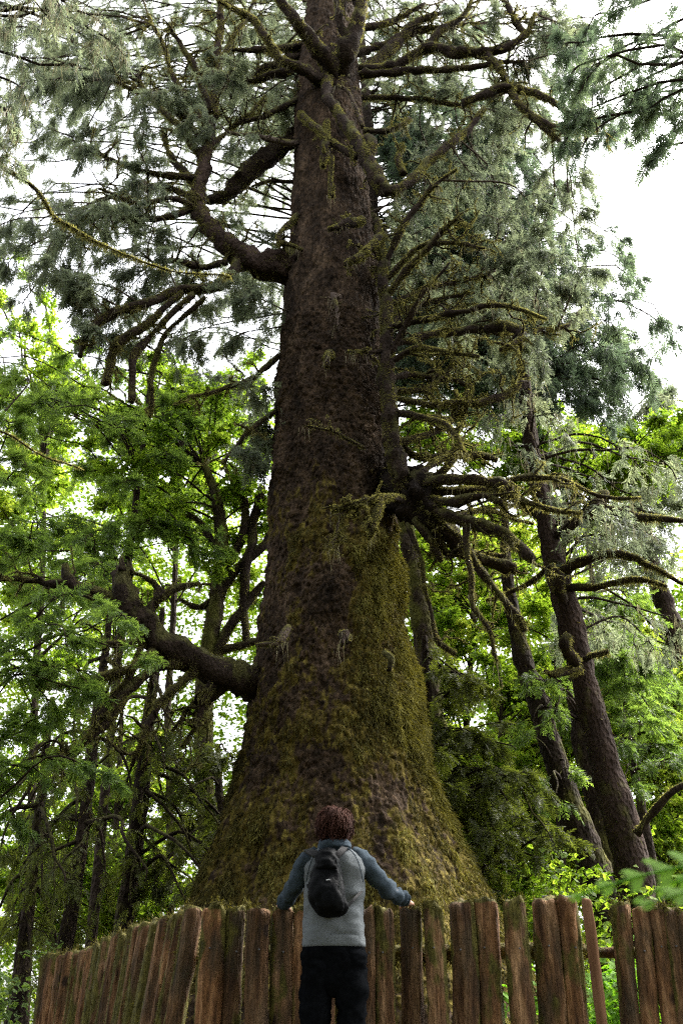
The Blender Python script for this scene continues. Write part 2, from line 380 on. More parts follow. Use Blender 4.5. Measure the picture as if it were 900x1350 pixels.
# smooth the profile a little
kz = np.linspace(rows[0, 0], rows[-1, 0], 400); ker = np.hanning(11); ker /= ker.sum()
cs = np.convolve(np.pad(trunk_c(kz), 5, 'edge'), ker, 'valid'); rs = np.convolve(np.pad(trunk_r(kz), 5, 'edge'), ker, 'valid')
ph = np.linspace(0, 2*np.pi, NPH, endpoint=False)
C = np.interp(zs, kz, cs); R = np.interp(zs, kz, rs)
nx = np.cos(ph)[None]; ny = np.sin(ph)[None]
pos = np.stack([C[:, None]+R[:, None]*nx, Y0+R[:, None]*ny, np.broadcast_to(zs[:, None], (NZ, NPH))], -1)
low = sstep(5.5, .5, zs)[:, None]
circ = np.stack([np.broadcast_to(nx*2.3, (NZ, NPH)), np.broadcast_to(ny*2.3, (NZ, NPH)), np.broadcast_to(zs[:, None]*.12, (NZ, NPH))], -1)
disp = low*.16*R[:, None]*fbm(circ, 2, 40)                     # root buttresses
disp += .055*fbm(pos*np.array([1.1, 1.1, .8]), 3, 41)*sstep(0, 10, 14-zs*.6)[:, None]
disp += .040*fbm(pos*np.array([3.2, 3.2, 1.9]), 2, 42)
warp = pos+.05*np.stack([vnoise(pos*6+o_, 46) for o_ in (0, 9, 21)], -1)
f1, cv = worley(warp*np.array([9.5, 9.5, 7.0]), 3); disp += .042*(cv-.5)*sstep(.75, .35, f1)-.022*sstep(.35, .75, f1)       # bark plates
f2, cv2 = worley(warp*np.array([22, 22, 17]), 5); disp += .024*(cv2-.5)-.014*sstep(.35, .7, f2)                               # small scales
disp += .012*vnoise(pos*np.array([38, 38, 26]), 45)
# moss coverage
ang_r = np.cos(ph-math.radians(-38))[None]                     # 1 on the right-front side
mn = fbm(pos*np.array([.9, .9, .55]), 4, 50)
hgt = pos[..., 2]
moss = .20 + .32*mn + .24*fbm(pos*np.array([4.2, 4.2, 2.2]), 2, 57) + .32*sstep(8.0, 4.0, hgt) - .70*sstep(7.4, 10.5, hgt)
moss += .34*ang_r**3*sstep(7.8, 6.6, hgt)*sstep(1.4, 2.6, hgt)
moss += .26*np.exp(-((hgt-7.0)/.7)**2)*sstep(-.4, .3, mn)
moss -= .40*np.exp(-((hgt-2.9)/1.0)**2)*sstep(.6, .95, np.cos(ph-math.radians(-66)))[None]
moss -= .16*sstep(.3, .9, np.cos(ph-math.radians(-100)))[None]*sstep(8, 5.5, hgt)*sstep(2.8, 4.2, hgt)
moss = np.clip(moss, 0, 1)
lump = sstep(.55, .85, moss+.25*vnoise(pos*np.array([4, 4, 2.2]), 51))
disp += .05*lump*(1+.6*vnoise(pos*np.array([7, 7, 2.5]), 52))
V = pos + disp[..., None]*np.stack([np.broadcast_to(nx, (NZ, NPH)), np.broadcast_to(ny, (NZ, NPH)), np.zeros((NZ, NPH))], -1)
mb = MB(); ii = np.arange(NZ-1)[:, None]*NPH; jj = np.arange(NPH)[None]; kk = (jj+1) % NPH
mb.add(V, np.stack([ii+jj, ii+kk, ii+NPH+kk, ii+NPH+jj], -1).reshape(-1, 4), None, moss.ravel())
g_trunk = mb.build('trunk', M['giant'], giant)
# hanging moss on the trunk
rng = np.random.default_rng(7); Vf = V.reshape(-1, 3); front = np.broadcast_to(ny, (NZ, NPH)).ravel() < .35
wgt = np.where(front, np.clip(moss.ravel()-.42, 0, 1)**1.4, 0)*np.repeat(R, NPH)*np.repeat(np.gradient(zs), NPH)
idx = rng.choice(len(Vf), 90000, p=wgt/wgt.sum()); N3 = np.stack([np.broadcast_to(nx, (NZ, NPH)).ravel(), np.broadcast_to(ny, (NZ, NPH)).ravel(), np.zeros(NZ*NPH)], 1)[idx]
P = Vf[idx]+N3*.005+rng.normal(size=(len(idx), 3))*.012
D = norm(N3*.45+np.array([0, 0, -1.0])+rng.normal(size=N3.shape)*.35)
mv = moss.ravel()[idx]; tn = np.clip(.16+.62*(mv-.45)+.28*vnoise(P*1.7, 60)+.26*vnoise(P*np.array([6, 6, 3]), 61)+rng.normal(size=len(P))*.14+.38*ang_r.repeat(NZ, 0).ravel()[idx]*(mv > .6), 0, 1)  # tufts paler on the right-front: warm side light put into their tone
mb = MB(); blades(mb, P, D, rng.uniform(.03, .10, len(P))*(1+.9*(mv > .8)), rng.uniform(.010, .022, len(P)), rng, tn)
mb.build('moss', M['moss'], g_trunk, smooth=False)

def px_line(pts, ws, n=None):
    """photo pixel polyline (x, y, dY) + pixel widths -> smooth 3D points and radii"""
    A = np.array([at(p[0], p[1], Y0+(p[2] if len(p) > 2 else 0)) for p in pts]); W = np.interp(np.linspace(0, 1, len(pts)), np.linspace(0, 1, len(ws)), ws)
    rr = np.array([w_/2*mpp(a) for w_, a in zip(W, A)])
    L = np.linalg.norm(np.diff(A, axis=0), axis=1).sum(); n = n or max(8, int(L/.12))
    s = smoothline(np.concatenate([A, rr[:, None]], 1), n); return s[:, :3], np.maximum(s[:, 3], .006)
def jitter(pts, amp, seed, freq=2.0):
    d = np.stack([fbm(pts*freq+o, 2, seed) for o in (0, 31.7, 77.1)], -1); w_ = np.sin(np.linspace(0, np.pi*.75, len(pts)))[:, None]
    return pts+d*amp*w_

LIMBS = []   # (parent object, pts, rad) kept so that foliage can grow from them
def limb(pts, ws, dy=0.0, mossy=1.0, twn=6, twl=.8, seed=0, m='limb', up=.15, hang=0.4, name='limb', splinter=False):
    pts = [(p[0], p[1], (p[2] if len(p) > 2 else 0)+dy) for p in pts]
    P, Rr = px_line(pts, ws); r_ = np.random.default_rng(1000+seed); P = jitter(P, .05, seed)
    mb = MB(); big = Rr.max() > .09
    tube(mb, P, Rr*(1+.18*vnoise(P*7, seed)), 32 if name == 'burl' else 14 if big else 8, .6 if name == 'burl' else .46, 8 if name == 'burl' else 9, seed)
    # side twigs, crooked and mossy, as on the tree's dead inner branches
    segs = []
    T = frames(P)[0]
    for k in range(int(twn*2.1)):
        i = int(r_.uniform(.2, 1.0)**.8*(len(P)-1)); d = norm(T[i]*.6+r_.normal(size=3)*.8+np.array([0, 0, up])); L = twl*r_.uniform(.25, 1.15)
        q = [P[i]]
        for _ in range(6):
            d = norm(d+r_.normal(size=3)*.38+np.array([0, 0, -.04])); q.append(q[-1]+d*L/6)
        q = smoothline(q, 11); rr = np.linspace(min(Rr[i]*.6, .024), .006, 11)
        tube(mb, q, rr*(1+.3*vnoise(q*9, seed+k)), 5, .3, 14, seed+k, False); segs.append((q, rr))
        for b_ in range(r_.integers(1, 4)):
            e0 = q[r_.integers(3, 10)]; d2 = norm(d+r_.normal(size=3)*.8); l2 = L*r_.uniform(.25, .6)
            q2 = smoothline([e0, e0+d2*l2*.5+r_.normal(size=3)*.05*l2, e0+norm(d2+r_.normal(size=3)*.5)*l2], 6); rr2 = np.linspace(.011, .004, 6)
            tube(mb, q2, rr2, 4, 0, 1, 0, False); segs.append((q2, rr2))
    if splinter:
        e = P[-1]; ax_ = norm(P[-1]-P[-4]); rr0 = Rr[-1]
        for k in range(11):
            a_ = norm(r_.normal(size=3)); a_ = norm(a_-ax_*(a_ @ ax_)); b0 = e+a_*rr0*r_.uniform(.25, .85)-ax_*.06; tube(mb, np.array([b0, b0+ax_*.06+a_*.01, b0+ax_*r_.uniform(.10, .30)+a_*.02]), [rr0*.32, rr0*.24, .006], 5, .3, 20, k)
    o = mb.build(name, M[m], giant)
    if mossy > 0:
        fm = MB(); L = np.linalg.norm(np.diff(P, axis=0), axis=1).sum()
        fuzz_tube(fm, P, Rr, int(L*950*mossy*(1+Rr.mean()*8)), .022+.016*hang, .009, r_, .3+.3*hang)
        hm = P[r_.integers(len(P)//4, len(P), int(L*5*mossy*hang)+1)]; nb = len(hm)*5; hp = np.repeat(hm, 5, 0)+r_.normal(size=(nb, 3))*.03
        blades(fm, hp, np.array([0, 0, -1.0])+r_.normal(size=(nb, 3))*.15, np.repeat(r_.uniform(.06, .22, len(hm)), 5)*r_.uniform(.5, 1.2, nb), .012, r_, r_.uniform(.2, .7, nb))
        for q, rr in segs: fuzz_tube(fm, q, rr+.003, int(np.linalg.norm(np.diff(q, axis=0), axis=1).sum()*330*mossy), .020+.02*hang, .008, r_, .5)
        fm.build('moss', M['moss_limb'], o, smooth=False)
    LIMBS.append((P, Rr)); return o

L_ = limb
# the great lower left limb with its broken stub
L_([(352,905,-.1),(318,893,-.5),(290,884,-.7),(245,866,-.8),(205,843,-.9),(184,815,-1),(152,792,-1.1),(112,778,-1.2),(93,765,-1.2),(86,744,-1.2)], [64,44,38,36,36,34,22,17,13,8], 0, .8, 4, .7, 1, 'limb')
L_([(186,826,-1.05),(170,794,-1.1),(164,772,-1.1),(161,750,-1.1)], [36,35,31,25], 0, .25, 2, .3, 2, splinter=True)
L_([(196,815,-1),(208,792,-1),(235,776,-.9),(280,774,-.8)], [16,12,8,4], 0, .8, 3, .5, 3)
L_([(205,800,-1),(206,772,-1),(188,760,-1.1),(158,750,-1.1)], [10,9,6,4], 0, .6, 2, .4, 4)
L_([(92,768,-1.2),(60,768,-1.2),(20,762,-1.2),(-15,765,-1.2)], [12,9,7,4], 0, 1, 5, .7, 5)
L_([(190,842,-1),(160,846,-1.2),(120,848,-1.3),(78,852,-1.4)], [10,8,6,3], 0, .8, 5, .8, 6)
L_([(205,862,-1),(170,880,-1.2),(130,895,-1.3),(90,905,-1.4),(48,909,-1.4)], [16,15,13,10,6], 0, 2, 4, .6, 7)
L_([(240,872,-.9),(200,885,-1),(165,915,-1.1),(140,955,-1.2),(95,990,-1.2),(78,1012,-1.2)], [12,13,13,12,9,5], 0, 2, 4, .7, 8)
L_([(190,845,-1),(170,890,-1.1),(140,930,-1.2),(110,985,-1.3),(85,1005,-1.3)], [8,8,9,10,6], 0, 2, 3, .5, 9)
L_([(262,880,-.8),(235,905,-.9),(205,930,-1),(190,970,-1.1),(176,1010,-1.1)], [12,13,12,9,5], 0, 1.8, 5, .7, 10)
L_([(285,895,-.7),(268,920,-.8),(262,950,-.8),(240,985,-.8)], [12,10,7,4], 0, 1.2, 5, .6, 11)
L_([(300,900,-.6),(276,925,-.6),(255,930,-.6),(225,965,-.6)], [14,11,8,4], 0, .8, 6, .6, 12)
# middle left limb, turning up into a second stem
L_([(398,352,-.2),(352,351,-.4),(315,336,-.5),(288,312,-.6),(267,284,-.6),(259,262,-.6)], [52,35,28,24,22,19], 0, 1.3, 8, .8, 13, 'bark_red')
L_([(259,264,-.6),(267,225,-.6),(275,180,-.6),(281,130,-.5),(286,80,-.4),(290,20,-.3),(292,-40,-.2)], [19,18,15,12,10,8,6], 0, 1.2, 14, 1.0, 14, 'bark_red')
for k, (pts, ws) in enumerate([
    ([(271,215),(238,170),(195,125),(182,98)], [11,9,7,4]), ([(274,190),(228,145),(190,122),(150,105)], [9,8,6,3]),
    ([(264,258),(238,222),(222,195),(214,178)], [11,9,7,4]), ([(279,150),(262,100),(240,60),(222,30)], [10,9,6,3]),
    ([(285,100),(300,60),(322,25),(340,-15)], [9,7,5,3]), ([(270,235),(205,228),(150,212),(120,196)], [10,8,6,3]),
    ([(262,262),(205,245),(150,258),(118,270)], [9,8,6,3]), ([(258,275),(200,288),(140,282),(100,292)], [10,8,6,3]),
    ([(272,205),(300,170),(330,150),(350,128)], [9,7,5,3]), ([(266,280),(230,262),(180,268),(130,250)], [9,7,5,3]),
    ([(275,170),(230,105),(215,60),(195,20)], [8,7,5,3])]):
    L_([(x, y, -.6-.3*i*(1 if k % 2 else -1)*.6) for i, (x, y) in enumerate(pts)], ws, 0, 1.1, 6, .8, 20+k)
L_([(318,340,-.5),(295,372,-.7),(235,384,-.9),(180,402,-1.1),(125,428,-1.2),(104,470,-1.3)], [16,14,12,12,11,7], 0, 2, 6, .6, 40)
L_([(240,386,-.9),(195,425,-1),(152,458,-1),(138,508,-1)], [8,9,13,10], 0, 2.4, 4, .5, 41)
L_([(255,388,-.9),(210,430,-.9),(180,468,-.9),(170,530,-.9)], [8,8,11,8], 0, 2.2, 3, .5, 42)
L_([(270,392,-.8),(222,440,-.7),(204,482,-.7),(197,548,-.7)], [6,6,7,5], 0, 1.5, 3, .5, 43)
L_([(300,345,-.6),(262,352,-.6),(225,345,-.6),(190,352,-.6)], [9,8,6,3], 0, 1.2, 5, .7, 44)
# upper left limbs
L_([(394,178,.3),(356,204,.4),(322,233,.5),(297,256,.6),(274,264,.6)], [26,25,24,18,10], 0, .8, 5, .7, 50)
L_([(398,72,.2),(366,86,.3),(332,100,.3),(305,128,.3)], [18,14,10,6], 0, .8, 5, .7, 51)
L_([(392,190,-.4),(352,184,-.6),(300,174,-.8)], [9,7,4], 0, .3, 3, .6, 52, 'limb_dry')
L_([(394,130,-.3),(350,152,-.4),(308,162,-.5)], [9,7,4], 0, .4, 4, .6, 53)
L_([(398,60,-.2),(352,66,-.4),(306,66,-.5)], [12,9,5], 0, .7, 5, .7, 54)
L_([(390,240,.2),(355,238,.2),(330,246,.2)], [7,5,3], 0, .4, 3, .5, 55)
L_([(400,98,.2),(362,98,.2),(322,108,.3),(296,96,.3)], [14,11,8,5], 0, .8, 4, .7, 56)
L_([(392,285,-.5),(368,310,-.7),(382,322,-.8),(400,330,-.8)], [9,8,6,4], 0, 1.3, 3, .4, 57)
# the great forked limb on the front of the trunk, near the top
L_([(442,104,-.5),(432,80,-1.0),(410,52,-1.3),(386,22,-1.6),(362,-12,-1.8)], [30,25,18,14,10], 0, 1.2, 4, .7, 60)
L_([(440,100,-.5),(455,70,-1.0),(470,40,-1.2),(475,8,-1.3),(468,-25,-1.4)], [30,27,21,18,14], 0, 1.2, 5, .6, 61)
L_([(464,60,-1.1),(450,32,-1.3),(444,-5,-1.4)], [12,10,7], 0, 1.4, 3, .5, 62)
L_([(432,112,-.6),(402,93,-1.1),(370,78,-1.3),(350,50,-1.4),(330,22,-1.5),(288,2,-1.6)], [18,14,12,10,9,6], 0, 1.4, 5, .7, 63)
L_([(432,98,-.7),(431,128,-1.0),(446,150,-1.1),(464,176,-1.2),(482,206,-1.3),(500,240,-1.4),(517,254,-1.4),(545,236,-1.3),(566,210,-1.2),(600,186,-1.1),(628,158,-1.0),(640,144,-1.0)], [16,13,13,15,19,20,15,12,10,9,8,5], 0, 1.6, 8, .5, 64)
L_([(396,150,-.6),(414,166,-1.0),(440,188,-1.2),(470,206,-1.3)], [9,9,9,11], 0, 1.8, 4, .4, 65)
L_([(431,160,-1.0),(429,196,-1.1),(424,222,-1.1)], [8,12,7], 0, 2.2, 2, .3, 66)
L_([(438,205,-1.2),(436,236,-1.1),(437,260,-1.1)], [5,6,8], 0, 1.2, 1, .2, 67)
L_([(484,208,-1.3),(489,190,-1.3),(484,180,-1.3)], [14,16,8], 0, 2.2, 3, .3, 68)
L_([(478,168,-.8),(462,130,-.9),(444,112,-.9)], [6,5,4], 0, .3, 2, .4, 69, 'limb_dry')
L_([(480,172,-.9),(520,172,-1.1),(541,158,-1.1)], [7,7,5], 0, 1.2, 3, .4, 70)
L_([(532,230,-1.3),(524,208,-1.3),(530,190,-1.3)], [9,8,4], 0, 1.8, 3, .4, 71)
# upper right limbs
for k, (pts, ws) in enumerate([
    ([(466,100,.2),(500,80,.3),(530,46,.4),(556,26,.4),(592,14,.4)], [18,15,12,9,5]),
    ([(466,92,0),(520,86,-.2),(562,64,-.3),(602,70,-.5),(650,68,-.6),(690,48,-.7),(705,18,-.8)], [13,12,14,13,13,9,5]),
    ([(692,48,-.7),(676,22,-.7),(660,-5,-.7)], [8,7,4]), ([(640,70,-.6),(660,95,-.7),(668,118,-.8)], [10,9,7]),
    ([(468,100,-.1),(540,92,-.3),(610,88,-.5),(690,80,-.7)], [11,9,7,4]),
    ([(610,135,-.8),(670,117,-.8),(720,130,-.9),(752,150,-1),(786,167,-1)], [10,12,9,7,4]),
    ([(672,118,-.8),(690,145,-.9),(722,170,-.9),(735,186,-.9),(750,208,-.9)], [10,9,8,6,3]),
    ([(700,150,-.9),(735,170,-1),(770,160,-1.1),(790,160,-1.1)], [7,6,5,3]),
    ([(466,70,.3),(510,58,.5),(560,40,.6),(620,30,.7)], [12,10,8,4]), ([(468,130,.1),(520,128,.1),(580,136,.1),(620,140,0)], [8,7,6,4]),
    ([(560,66,-.3),(580,40,-.3),(610,20,-.3),(625,-10,-.3)], [12,10,7,4]), ([(468,40,.2),(510,30,.4),(560,5,.5)], [10,8,5])]):
    L_(pts, ws, 0, 1.2, 6, .7, 80+k)
# mossy upright stem on the right flank and the branches that leave it
L_([(532,650,-1.0),(517,580,-1.1),(511,490,-1.1),(507,410,-1.1),(505,340,-1.1),(500,290,-1.0)], [24,23,20,17,13,8], 0, 2.2, 8, .4, 100)
for k, (pts, ws) in enumerate([
    ([(508,392),(540,352),(575,312),(604,284)], [10,9,7,4]), ([(508,404),(560,382),(600,373),(645,362)], [9,8,6,4]),
    ([(512,432),(560,420),(612,410),(660,402),(722,422)], [10,9,8,6,3]), ([(512,455),(570,441),(640,436),(690,440),(752,428)], [11,11,12,10,4]),
    ([(505,352),(530,302),(562,256),(604,222)], [10,9,7,3]), ([(514,525),(580,532),(640,526),(692,508)], [8,8,10,11]),
    ([(514,545),(560,550),(598,570),(612,596)], [9,8,7,4]), ([(520,585),(560,574),(590,560),(606,540),(600,516)], [10,9,8,7,4]),
    ([(510,480),(548,460),(585,462),(632,470)], [9,8,6,4]), ([(512,500),(545,492),(588,498),(620,510)], [9,8,6,4]),
    ([(508,370),(548,330),(590,320),(640,325)], [8,7,5,3]), ([(514,560),(545,600),(590,598),(640,600)], [9,8,8,5]),
    ([(512,470),(535,430),(552,395),(590,350)], [10,9,7,3]), ([(512,515),(560,512),(585,490),(605,455)], [9,8,6,3]),
    ([(640,436),(665,430),(688,446),(660,462)], [12,14,10,5]), ([(512,445),(530,410),(565,398),(625,385)],[8,7,6,3])]):
    sg = 1 if k % 2 else -1
    L_([(x, y, -1.1+sg*.28*i) for i, (x, y) in enumerate(pts)], ws, 0, 1.3, 7, .7, 110+k)
L_([(502,312,-1.1),(476,338,-1.5),(456,350,-1.6)], [12,11,8], 0, 1.6, 3, .3, 130)
L_([(478,290,-1.0),(455,296,-1.3),(432,302,-1.4)], [10,12,6], 0, 2.4, 4, .3, 131)
L_([(438,470,-.9),(434,466,-1.3),(431,484,-1.4)], [13,9,6], 0, .8, 1, .2, 132)
L_([(505,462,-1.1),(480,466,-1.4),(458,466,-1.5)], [5,5,3], 0, 1, 3, .4, 133)
L_([(448,392,-1.2),(440,390,-1.4),(444,410,-1.5),(440,430,-1.5)], [6,8,7,3], 0, 0, 5, .3, 134, 'limb_dry')
L_([(480,590,-1.3),(440,572,-1.6),(402,560,-1.7)], [5,4,2], 0, .5, 3, .4, 135)
# burl, its bark darkened to stand for shadow, with the whorl of drooping limbs
L_([(500,630,.1),(520,640,-.5),(538,652,-.85),(556,668,-.95),(570,684,-1),(578,694,-1)], [20,56,58,46,34,18], 0, .5, 12, .5, 140, 'burl', name='burl', hang=.9)
for k, (pts, ws) in enumerate([
    ([(545,642,-1),(600,633,-1.3),(664,640,-1.6),(674,655,-1.6)], [18,15,14,9]), ([(552,652,-1),(620,646,-1.1),(682,660,-1.2),(730,672,-1.3),(764,675,-1.3)], [14,13,10,7,4]),
    ([(640,646,-1.2),(690,630,-1.2),(742,636,-1.3),(792,652,-1.4),(846,655,-1.5)], [7,8,7,5,3]), ([(548,662,-1),(610,688,-1.4),(660,700,-1.6),(702,738,-1.8)], [16,14,15,11]),
    ([(556,672,-1),(590,700,-.9),(606,726,-.8),(658,744,-.7),(682,750,-.7)], [24,21,17,14,14]), ([(562,676,-1),(610,716,-1.1),(642,762,-1.2),(672,802,-1.3),(690,832,-1.3)], [16,12,9,9,11]),
    ([(614,686,-1.4),(617,740,-1.4),(626,792,-1.4),(641,832,-1.4),(654,872,-1.4)], [9,8,7,6,4]), ([(536,690,-1),(556,740,-1),(566,800,-1),(577,842,-1),(602,862,-1)], [7,6,5,6,8]),
    ([(546,684,-1),(570,720,-1),(580,740,-1)], [14,11,7]), ([(560,640,-1),(590,612,-1.2),(602,585,-1.3)], [12,10,6]), ([(548,630,-1),(582,604,-.8),(622,600,-.6),(655,607,-.5)], [14,11,9,8]),
    ([(560,656,-1),(600,664,-1.4),(640,655,-1.6),(662,662,-1.7)], [12,14,12,8]), ([(568,690,-1),(590,730,-.8),(620,728,-.7),(668,732,-.6)], [14,10,9,5]), ([(560,668,-1),(605,680,-.6),(640,672,-.3),(700,690,0)], [12,9,7,4])]):
    L_(pts, ws, 0, .9, 3, .6, 150+k, hang=.6)
L_([(530,658,-1.3),(500,654,-1.9),(470,665,-2.0),(440,676,-2.0)], [11,10,9,3], 0, 2, 5, .4, 170, hang=.6)
L_([(502,660,-1.9),(496,690,-2),(484,712,-2)], [9,11,4], 0, 2.2, 3, .3, 171, hang=.6)
L_([(460,668,-2.0),(448,690,-2),(438,725,-2)], [6,5,3], 0, .8, 5, .4, 172, 'limb_dry')
L_([(380,828,-1.9),(364,842,-2.1),(336,848,-2.1)], [12,9,4], 0, .3, 2, .2, 173, 'limb_dry')
L_([(458,842,-1.9),(452,838,-2.2),(448,850,-2.3)], [14,12,7], 0, .6, 0, .2, 174, hang=.05)
L_([(506,860,-1.7),(512,868,-1.9),(512,884,-1.9)], [8,9,5], 0, .6, 0, .2, 175, hang=.05)
L_([(372,465,-.2),(332,498,-.5),(290,515,-.7),(250,523,-.9)], [8,7,5,3], 0, 1.3, 5, .7, 176)
L_([(366,540,-.2),(332,564,-.5),(310,590,-.6),(294,612,-.7)], [8,6,5,3], 0, 1, 6, .6, 177)

# foliage boughs: a target in the picture region, a branch from the trunk to it, hanging sprays on its outer part
def bough_set(bm, fm, targets, root_pts, kind, rng, temps, scale, tw=9, per=5, hang=.45, r0=.022, tone=.5, tonev=.16, rise=.6, inner=.3):
    Ptw0, Ptw1, Ptw2, SP, SD, ST_ = [], [], [], [], [], []
    for P in targets:
        Q = root_pts(P); Lb = np.linalg.norm(P-Q); mid = (P+Q)/2+np.array([0, 0, rise*.16*Lb])+rng.normal(size=3)*.06*Lb
        line = smoothline([Q, mid, P, P+norm(P-mid)*.3*Lb*.4+np.array([0, 0, -.10*Lb])], 16); line = jitter(line, .09*Lb**.7, int(rng.integers(1 << 20)), 1.1)
        tube(bm, line, np.linspace(r0*(1+.25*Lb), .006, 16), 5, .2, 10, 3, False)
        dirb = norm(line[-1]-line[6]); side = norm(np.cross(dirb, [0, 0, 1.0])); tb = tone+rng.normal()*tonev
        m = int(tw*rng.uniform(.7, 1.3)); u = rng.uniform(inner, 1, m); ix = (u*15).astype(int); B = line[ix]
        sg = rng.choice([-1, 1], m)[:, None]; l = (rng.uniform(.45, 1.0, m)*(1.25-.7*u)*scale*1.6)[:, None]
        d = norm(dirb*rng.uniform(.3, .9, (m, 1))+side*sg+rng.normal(size=(m, 3))*.2); d1 = norm(d+np.array([0, 0, -hang]))
        E1 = B+d*l*.55; E2 = E1+d1*l*.5; Ptw0.append(B); Ptw1.append(E1); Ptw2.append(E2)
        for _ in range(int(per*2.2)):
            t = rng.uniform(.15, 1.0, (m, 1)); p = np.where(t < .55, B+(E1-B)*t/.55, E1+(E2-E1)*(t-.55)/.45)
            SP.append(p); sd_ = norm(d*(1-hang)+np.array([0, 0, -1.0])*hang+rng.normal(size=(m, 3))*.35); SD.append(sd_); ST_.append(np.full(m, tb)+rng.normal(size=m)*.1)
    if not SP: return
    twigs(bm, np.concatenate(Ptw0), np.concatenate(Ptw1), np.concatenate(Ptw2), .010, .004)
    SP = np.concatenate(SP); SD = np.concatenate(SD); n = len(SP)
    scatter(fm, temps, SP, SD, np.array([0, 0, 1.0])+rng.normal(size=(n, 3))*.45, scale*.62*rng.uniform(.6, 1.25, n), rng, np.concatenate(ST_))
def region_targets(regs, rng):
    out = []
    for cx, cy, rx, ry, n, ya, yb in regs:
        a = rng.uniform(0, 2*np.pi, n); r = np.sqrt(rng.random(n))
        out += [at(cx+rx*r_*math.cos(a_), cy+ry*r_*math.sin(a_), rng.uniform(ya, yb)) for r_, a_ in zip(r, a)]
    return out
def beards(mb, P, L, rng, n=5, W=.012, tone=.5):
    """tufts of hanging lichen at each P"""
    m = len(P); PP = np.repeat(P, n, 0)+rng.normal(size=(m*n, 3))*np.array([.05, .05, .02])
    D = np.array([0, 0, -1.0])+rng.normal(size=(m*n, 3))*.14
    blades(mb, PP, D, np.repeat(np.broadcast_to(L, (m,)), n)*rng.uniform(.4, 1.2, m*n), W, rng, np.clip(tone+rng.normal(size=m*n)*.2, 0, 1))

rng = np.random.default_rng(11)
limb_pts = np.concatenate([p[len(p)//3:] for p, _ in LIMBS])
def giant_root(P):
    z = min(max(P[2]+rng.uniform(-1.2, .6), 6), 30); c = np.array([np.interp(z, kz, cs), Y0, z]); r = np.interp(z, kz, rs)
    d = norm(np.array([P[0]-c[0], P[1]-c[1], 0])); best = c+d*r*.9
    j = np.argmin(np.linalg.norm(limb_pts-P, axis=1)+rng.uniform(0, 1.2, len(limb_pts)))
    return limb_pts[j] if np.linalg.norm(limb_pts[j]-P) < .8*np.linalg.norm(best-P) else best
bm, fm = MB(), MB()
bough_set(bm, fm, region_targets([(200,110,170,120,26,12.5,16),(110,250,110,120,12,12,15),(230,330,120,80,13,12.5,15.5),(150,410,70,50,7,12.5,14),(320,60,90,80,9,13.5,17),
          (300,430,70,60,5,13,15.5),(340,130,60,130,13,14,17.5),(60,60,80,80,8,12.5,15),(70,330,80,70,7,12,14.5),(330,560,35,60,4,13.3,14.6)], rng), giant_root, 'spruce', rng, SPRUCE, .40, 12, 7, .6, .015, .55, inner=.12)
bough_set(bm, fm, region_targets([(600,110,110,110,21,13,17),(700,60,110,80,14,13,16),(620,300,110,120,22,13,16),(660,420,110,70,18,12.5,15.5),(730,330,70,120,12,12.5,15),(540,60,70,80,14,14.5,18),(750,120,70,100,16,13,16)], rng),
          giant_root, 'spruce', rng, SPRUCE, .40, 11, 6, .65, .015, .5, inner=.2)
o = bm.build('boughs', M['limb_dry'], giant); o['kind'] = 'stuff'
fm.build('crown', M['spruce_grey'], giant, smooth=False)
bl = MB(); bv = np.concatenate(bm.v); pp = np.concatenate([limb_pts[rng.integers(0, len(limb_pts), 420)], bv[rng.integers(0, len(bv), 1500)]])
beards(bl, pp+np.array([0, 0, -.03]), rng.uniform(.12, .45, len(pp)), rng, 5, .010, .4); bl.build('beard_lichen', M['lichen'], giant, smooth=False)

